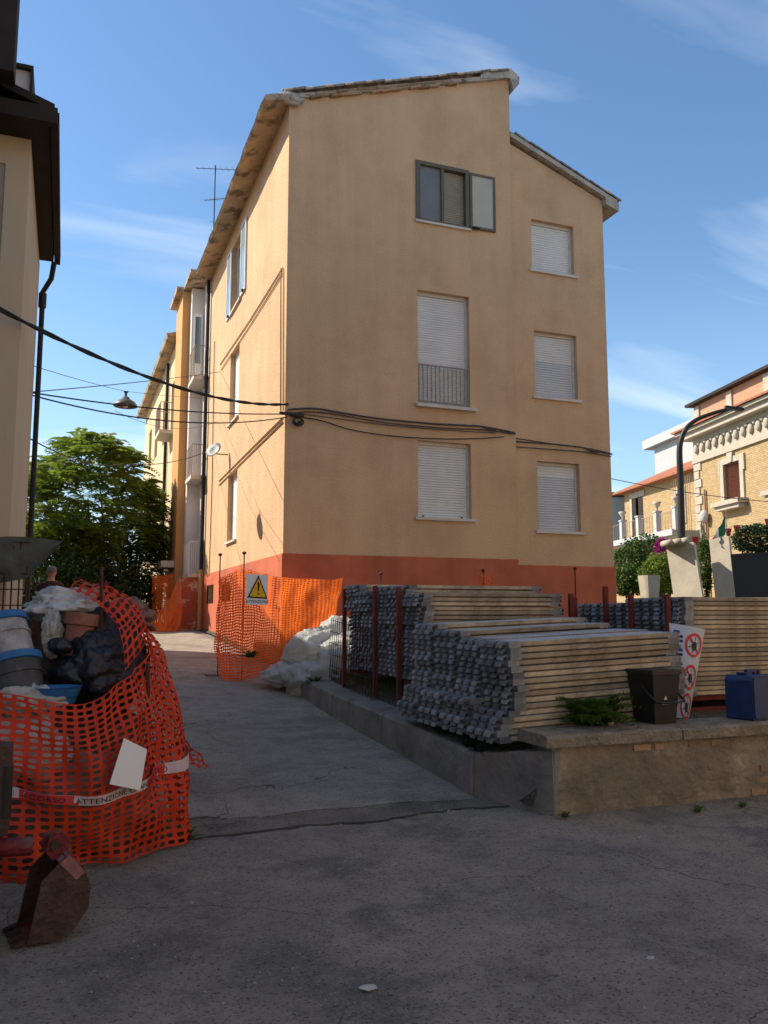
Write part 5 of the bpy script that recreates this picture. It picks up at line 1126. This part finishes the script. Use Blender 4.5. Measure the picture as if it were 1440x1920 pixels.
zc0 = vl(1310, 868).z; zc1 = vl(1310, 838).z; zc2 = vl(1300, 812, .6).z
wt = vl(1358, 872); wb = vl(1392, 935); wy0, wy1, wz0, wz1 = wb.y, wt.y, wb.z, wt.z
mb = MB(); holed(mb, (0, 0, 0), (0, 1, 0), (-1, 0, 0), y_near, yc, .5, zc0, [(wy0, wy1, wz0, wz1), (wy0 - 4.2, wy1 - 4.2, wz0, wz1)], .25); mb.box(.3, 9, y_near, yc - .01, .5, zc0); mb.box(.0, 9, yc - .012, yc, .5, zc0); mb.build('wall', M['vbrick'], vb)
MB().box(-.12, 9.1, y_near, yc + .12, zc0, zc0 + .28).build('string_course', M['vstone'], vb)
MB().box(-.05, 9, y_near, yc + .05, zc0 + .281, zc1 + .45).build('frieze', M['vstone'], vb)
MB().box(-.55, 9.5, y_near, yc + .55, zc1 + .45, zc1 + .72).build('cornice', M['vstone'], vb); MB().box(-.72, 9.6, y_near, yc + .72, zc1 + .721, zc1 + .88).build('cornice', M['vstone'], vb)
for k in range(17):
    y = yc - .35 - k * .62
    if y < y_near: break
    MB().blob((-.12, y, zc0 + .72), (.11, .17, .26), k, .15, 2, 2).build('festoon', M['vstone'], vb, True); MB().blob((-.12, y - .31, zc0 + .95), (.08, .14, .10), k + 9, .15, 2, 2).build('rosette', M['vstone'], vb, True)
rt = zc1 + .88
MB().add([(-.85, y_near, rt), (-.85, yc + .85, rt), (2.2, yc - 1.6, rt + 1.1), (2.2, y_near, rt + 1.1), (-.85, y_near, rt + .1), (-.85, yc + .85, rt + .1), (2.2, yc - 1.6, rt + 1.2), (2.2, y_near, rt + 1.2), (9, yc + .85, rt), (9, yc - 1.6, rt + 1.1)], [(7, 6, 5, 4), (0, 1, 5, 4), (5, 6, 9, 8), (1, 8, 9, 6)]).build('roof', M['vtile'], vb)
at0 = vl(1300, 790, -1.8); MB().box(1.6, 8, y_near, at0.y - .6, rt, rt + 2.1).build('attic', M['vpink'], vb); MB().box(1.2, 8.4, y_near, at0.y - .2, rt + 2.101, rt + 2.25).build('attic_roof', M['dark_wood'], vb)
for yy_ in (at0.y - .9, at0.y - 4.2, at0.y - 7.5): MB().box(1.5, 1.598, yy_ - .25, yy_ + .25, rt + .2, rt + 2.0).build('pilaster', M['vstone'], vb)
k = 0; z = .6
while z < zc0 - .3:
    w_ = .62 if k % 2 else .42; MB().box(-.07, .3, yc - w_, yc + .07, z, z + .40).build('quoin', M['vstone'], vb); MB().box(-.07, .3, y_near + 1.9 - w_ / 2, y_near + 1.9 + w_ / 2, z, z + .40).build('quoin', M['vstone'], vb); z += .44; k += 1
for off in (0, -4.2):
    a_, b_ = wy0 + off, wy1 + off
    so_ = MB().box(-.09, -.002, a_ - .30, a_, wz0, wz1 + .28).box(-.09, -.002, b_, b_ + .30, wz0, wz1 + .28).box(-.088, -.002, a_, b_, wz1, wz1 + .28).box(-.10, -.003, a_ - .42, a_ - .301, wz1 - .5, wz1 + .27).box(-.10, -.003, b_ + .301, b_ + .42, wz1 - .5, wz1 + .27)
    wn_ = so_.build('window', M['vstone'], vb)
    MB().prism([(-.15, (a_ + b_) / 2 - .16, wz1 + .0), (-.15, (a_ + b_) / 2 + .16, wz1), (-.15, (a_ + b_) / 2 + .24, wz1 + .48), (-.15, (a_ + b_) / 2 - .24, wz1 + .48)], (.14, 0, 0)).build('keystone', M['vstone'], wn_)
    MB().box(-.55, -.0, a_ - .5, b_ + .5, wz0 - .22, wz0 - .002).build('sill', M['vstone'], wn_); MB().box(-.42, -.0, a_ - .35, b_ + .35, wz0 - .42, wz0 - .221).build('sill_bracket', M['vstone'], wn_)
    sh_ = MB()
    for i in range(22): zz_ = wz0 + (wz1 - wz0) * i / 22; sh_.prism([(.10, a_ + .12, zz_), (.10, b_, zz_), (.06, b_, zz_ + .04), (.06, a_ + .12, zz_ + .04)], (.02, 0, .01))
    sh_.box(.13, .15, a_, b_, wz0, wz1); o = sh_.build('shutter', M['vshutter'], wn_); o['kind'] = 'stuff'
MB().tube([(-.1, yc - .95, zc0 - 1.5), (-.1, yc - .95, 2)], .06, 8).build('downpipe', M['vpink'], vb)
mtp = vl(1322, 968, .2); MB().blob((-.25, mtp.y, mtp.z), (.2, .25, .32), 3, .08, 1, 3).build('meter_box', M['vwhite'], vb, True)
# lower wing with terrace
wg = thing('villa_wing', 'lower brick wing of the villa with tiled roof and terrace', 'villa wing', VP0, local=True, rz=vrz)
X1 = 1.2; y_e = yc + 11.5; ez = vl(1300, 880, -X1).z
zt_ = vl(1240, 1003, 0.8).z
dA = vl(1188, 990, -X1); dB = vl(1205, 930, -X1)
fA = vl(1262, 985, -X1); fB = vl(1290, 893, -X1)
mb = MB(); holed(mb, (X1, 0, 0), (0, 1, 0), (-1, 0, 0), yc, y_e, .5, ez, [(min(dA.y, dB.y), max(dA.y, dB.y), zt_ + .05, dB.z), (min(fA.y, fB.y) + .6, max(fA.y, fB.y) - .6, zt_ + .9, fB.z - .8)], .25); mb.box(X1 + .3, 9, yc + .01, y_e, .5, ez); mb.build('wall', M['vbrick'], wg)
MB().box(X1 + .2, X1 + .28, yc + .1, y_e - .1, zt_, ez - .1).build('shutters_inside', M['dark'], wg)
MB().add([(X1 - .6, yc + .01, ez), (X1 - .6, y_e + .5, ez), (5, y_e + .5, ez + 1.9), (5, yc + .01, ez + 1.9), (X1 - .6, yc + .01, ez - .12), (X1 - .6, y_e + .5, ez - .12), (9, y_e + .5, ez), (5, yc, ez + .0)], [(0, 1, 2, 3), (4, 5, 1, 0), (1, 6, 2), (4, 7, 6, 5)]).build('roof', M['vtile'], wg)
a_, b_ = min(dA.y, dB.y), max(dA.y, dB.y); MB().box(X1 - .08, X1 - .002, a_ - .35, b_ + .35, dB.z, dB.z + .35).box(X1 - .08, X1 - .002, b_, b_ + .3, zt_, dB.z - .001).build('door_surround', M['vstone'], wg)
MB().box(X1 - .03, X1 + .02, a_, a_ + (b_ - a_) * .42, zt_ + .05, dB.z).build('door_leaf', M['dark_wood'], wg); MB().box(X1 - .03, X1 + .02, b_ - (b_ - a_) * .34, b_, zt_ + .05, dB.z).build('door_leaf', M['dark_wood'], wg)
a_, b_ = min(fA.y, fB.y) + .6, max(fA.y, fB.y) - .6; MB().box(X1 - .08, X1 - .002, a_ - .3, a_, zt_ + .8, fB.z - .5).box(X1 - .08, X1 - .002, b_, b_ + .3, zt_ + .8, fB.z - .5).box(X1 - .08, X1 - .003, a_, b_, fB.z - .8, fB.z - .5).build('window_surround', M['vstone'], wg)
MB().box(-1.4, X1, yc - .2, y_e + 1.5, zt_ - .35, zt_).build('terrace', M['vstone'], wg); MB().box(-1.55, -1.4, yc - .2, y_e + 1.5, zt_ - .25, zt_ + .06).build('terrace_edge', M['vwhite'], wg)
MB().box(-.2, X1, yc - .1, y_e + 1.4, .4, zt_ - .36).build('terrace_base', M['vbrick'], wg)
pyl = []
for px in (1167, 1198, 1232, 1268):
    q = VI @ hitp(px, 985, VP0 + VN * 1.3, VN); pyl.append(q.y)
    MB().box(-1.42, -1.12, q.y - .16, q.y + .16, zt_, zt_ + 1.15).box(-1.46, -1.08, q.y - .2, q.y + .2, zt_ + 1.151, zt_ + 1.23).build('pillar', M['vwhite'], wg)
    if px in (1167, 1232, 1268): MB().lathe([(.10, 0), (.05, .08), (.06, .15), (.19, .36), (.23, .50), (.20, .5), (.0, .4)], (-1.27, q.y, zt_ + 1.231), 14).build('urn', M['vstone'], wg, True)
pyl.sort(); pyl.append(y_e + 1.3)
for y0_, y1_ in zip(pyl, pyl[1:]):
    MB().tube([(-1.27, y0_ + .16, zt_ + 1.02), (-1.27, y1_ - .16, zt_ + 1.02)], .02, 5).build('rail', M['rail'], wg)
    n_ = max(3, int((y1_ - y0_) / .28))
    for i in range(1, n_): y = y0_ + (y1_ - y0_) * i / n_; MB().tube([(-1.27, y, zt_), (-1.27, y, zt_ + 1.02)], .014, 4).build('bar', M['rail'], wg)
for i in range(9): MB().tube([(-.2, yc + .3 + i * .22, zt_), (-.2, yc + .3 + i * .22, zt_ + 3.0)], .018, 4).build('grille_bar', M['cable_tan'], wg)
# white house behind the wing and the blue one at its left end
wh = thing('white_house', 'pale white house with flat projecting roof behind the villa wing', 'house', VP0, local=True, rz=vrz)
q0 = VI @ hitp(1228, 870, VP0 - VN * 6, VN); q1 = VI @ hitp(1300, 830, VP0 - VN * 6, VN)
MB().box(6, 12, yc + 1.0, q0.y, 1, q0.z + 1.2).build('wall', M['vwhite'], wh); MB().box(5.5, 12.5, yc + .6, q0.y + .9, q0.z + 1.2, q0.z + 1.85).build('roof', M['vwhite'], wh)
MB().box(4.2, 5.9, yc + .3, yc + 1.8, ez, q0.z + 1.9).build('chimney', M['vpink'], wh)
bl = thing('blue_house', 'pale blue house with roof terrace at the far end of the villa wing', 'house', VP0, local=True, rz=vrz)
MB().box(.2, 8, y_e + 1.6, y_e + 8, .5, vl(1165, 915).z).build('wall', M['vblue'], bl); zb = vl(1165, 915).z; MB().box(-.1, 8.2, y_e + 1.5, y_e + 8.2, zb, zb + .3).build('terrace_slab', M['dark_wood'], bl); MB().box(.2, 8, y_e + 1.65, y_e + 8, zb - 1.3, zb - .001).build('fascia', M['vstone'], bl)
MB().box(.1, .6, y_e + 2.3, y_e + 2.8, zb + .3, zb + 1.6).build('pillar', M['vwhite'], bl)
pp = thing('potted_plant', 'spiky plant in a pot on the terrace pillar of the blue house', 'plant', VM @ Vector((.35, y_e + 2.55, zb + 1.6)), local=True)
MB().lathe([(.2, 0), (.34, .5), (.3, .5), (.0, .4)], (0, 0, 0), 14).build('pot', M['tile'], pp, True)
mb = MB()
for k in range(26): a_ = k * 2.4; d = Vector((math.cos(a_) * .45, math.sin(a_) * .45, .5 + .3 * (k % 3))); mb.add([Vector((0, 0, .45)) + d.cross(Vector((0, 0, 1))) * .05, Vector((0, 0, .45)) - d.cross(Vector((0, 0, 1))) * .05, Vector((0, 0, .45)) + d], [(0, 1, 2)])
mb.build('leaves', M['leaf_dark'], pp)
# street lamp post
def cam_pt(px, py, d): r_ = ray(px, py); h_ = r_.x * fwd.x + r_.y * fwd.y; return Vector((0, 0, EYE)) + r_ * (d / h_)
D = 29; pl_ = thing('street_lamp_post', 'dark curved street lamp post in front of the brick villa', 'street lamp', cam_pt(1279, 1150, D) - Vector((0, 0, .5)))
pts = [cam_pt(x, y, D) for x, y in ((1279, 1165), (1278, 1000), (1276, 900), (1274, 850), (1277, 825), (1288, 802), (1308, 786), (1340, 774), (1362, 768))]
MB().tube(smooth_pts(pts, 40), [.13 - .07 * i / 40 for i in range(41)], 10).build('post', M['dark_pipe'], pl_, True)
h0, h1 = cam_pt(1360, 766, D), cam_pt(1392, 768, D); dd = (h1 - h0); sd_ = Vector((-dd.y, dd.x, 0)).normalized() * .14
MB().prism([h0 - sd_ * .6, h0 + sd_ * .6, h1 + sd_ + Vector((0, 0, -.06)), h1 - sd_ + Vector((0, 0, -.06))], (0, 0, .10)).build('lamp_head', M['dark_pipe'], pl_)
# gate pillars, gate, hedge, flag, garden
D = 27
def slab_px(name, label, q, th, m):
    P = [cam_pt(x, y, D + .5 - .013 * (x - q[0][0])) for x, y in q]; return tag(MB().prism(P, (fwd + rgt * .5) * th).build(name, m), label, 'gate pillar')
slab_px('gate_pillar', 'slanting travertine gate pillar below the street lamp post', [(1268, 1150), (1322, 1150), (1300, 1016), (1249, 1026)], .5, M['slab'])
slab_px('gate_pillar', 'upright travertine gate pillar beside the black gate', [(1344, 1150), (1380, 1150), (1366, 1006), (1329, 1009)], .8, M['slab'])
o = thing('tile_coping', 'three round coping tiles on the slanting gate pillar', 'tiles', cam_pt(1275, 1020, D + .25))
for i, px in enumerate((1257, 1273, 1288)): p = cam_pt(px, 1017 - i * 2, D + .2 - .2 * i); MB().tube([p, p + fwd * .7], .11, 12).build('tile', M['vstone'], o, True)
g_ = thing('driveway_gate', 'solid black metal gate right of the pillars', 'gate', cam_pt(1400, 1150, D + .4)); P = [cam_pt(x, y, D + .4) for x, y in ((1372, 1150), (1470, 1150), (1470, 1036), (1372, 1042))]; MB().prism(P, fwd * .06).build('panel', M['gate'], g_); P = [cam_pt(x, y, D + .37) for x, y in ((1372, 1043), (1470, 1037), (1470, 1033), (1372, 1039))]; MB().prism(P, fwd * .1).build('top_rail', M['gate'], g_)
def bpx(name, label, px, py, d, r, n, m, seed, ls): c_ = cam_pt(px, py, d); return bush(name, label, 'shrub', (c_.x, c_.y, c_.z), r, n, m, seed, ls)
bpx('hedge', 'clipped dark green hedge above the black gate', 1420, 1012, 29, (1.0, .8, .55), 5200, M['leaf_dark'], 81, .10)
bpx('creeper', 'narrow climbing plant between the two gate pillars', 1323, 1060, 28.2, (.22, .2, 1.15), 2200, M['leaf_hedge'], 82, .09)
bpx('garden_bush', 'sunlit bush with yellow green leaves left of the slanting pillar', 1235, 1075, 28.5, (.65, .6, .75), 3000, M['leaf'], 83, .12)
bpx('garden_bush', 'rounded green bush under the terrace near the house corner', 1185, 1060, 31, (.7, .7, 1.0), 3600, M['leaf_hedge'], 84, .12)
bpx('garden_bush', 'taller green bush under the middle of the terrace', 1215, 1040, 33, (.9, .8, .8), 3600, M['leaf_hedge'], 85, .13)
bpx('garden_bush', 'low leafy bush filling the gap beside the house corner', 1175, 1090, 29.5, (.6, .6, .6), 3000, M['leaf_hedge'], 87, .11)
bpx('garden_bush', 'dark bush behind the planter and the yellow green bush', 1225, 1085, 31.5, (1.1, .6, .9), 3600, M['leaf_hedge'], 88, .12)
bpx('bougainvillea', 'magenta flowering bush beside the slanting pillar', 1243, 1030, 30, (.3, .3, .45), 1400, M['flower'], 86, .10)
q = cam_pt(1217, 1085, 26); t = thing('planter', 'pale stone planter with small leaves in front of the bushes', 'planter', q); frustum(MB(), q.x - .15, q.x + .15, q.y - .15, q.y + .15, q.z - 1.2, q.x - .24, q.x + .24, q.y - .24, q.y + .24, q.z + .1).build('pot', M['vstone'], t); 
fl = thing('flag', 'furled green white and red flag on a thin pole over the gate pillar', 'flag', cam_pt(1363, 1010, 27.5)); a_ = cam_pt(1363, 1015, 27.5); b_ = cam_pt(1361, 955, 27.5); MB().tube([a_, b_], .012, 6).build('pole', M['rail'], fl)
def flag(f0, f1, m):
    A, B, C_ = cam_pt(1360, 968, 27.5), cam_pt(1335, 1012, 27.4), cam_pt(1360, 1003, 27.5); mb = MB(); n_ = 8; vs = []
    for i in range(n_ + 1):
        f = f0 + (f1 - f0) * i / n_; a2 = A.lerp(B, f); b2 = C_.lerp(B, f); w = fwd * .05 * math.sin(f * 14); vs += [a2 + w, b2 - w]
    mb.add(vs, [(2 * i, 2 * i + 2, 2 * i + 3, 2 * i + 1) for i in range(n_)]); mb.build('cloth_band', m, fl, True)
flag(0, .5, M['green_cloth']); flag(.5, .8, M['white_paper']); flag(.8, 1, M['red_print'])
bt_ = thing('bunting', 'string of red white and green bunting below the villa window', 'bunting', cam_pt(1370, 985, 30))
B = [cam_pt(x, y, 30) for x, y in ((1300, 1006), (1345, 1003), (1375, 986), (1410, 984), (1450, 968))]; MB().tube(smooth_pts(B, 24), .008, 5).build('string', M['rail'], bt_)
for i, f in enumerate((.03, .3, .42, .55, .66, .8, .92)): p = lerp2(smooth_pts(B, 24), f); MB().prism([p - rgt * .13, p + rgt * .13, p + rgt * .04 - Vector((0, 0, .3)), p - rgt * .08 - Vector((0, 0, .26))], fwd * .006).build('pennant', [M['red_print'], M['white_paper'], M['red_print'], M['red_print'], M['white_paper'], M['green_cloth'], M['red_print']][i], bt_)
cable('thin cable crossing before the villa', [cam_pt(1090, 885, 30), cam_pt(1460, 942, 30)], .014, .15)
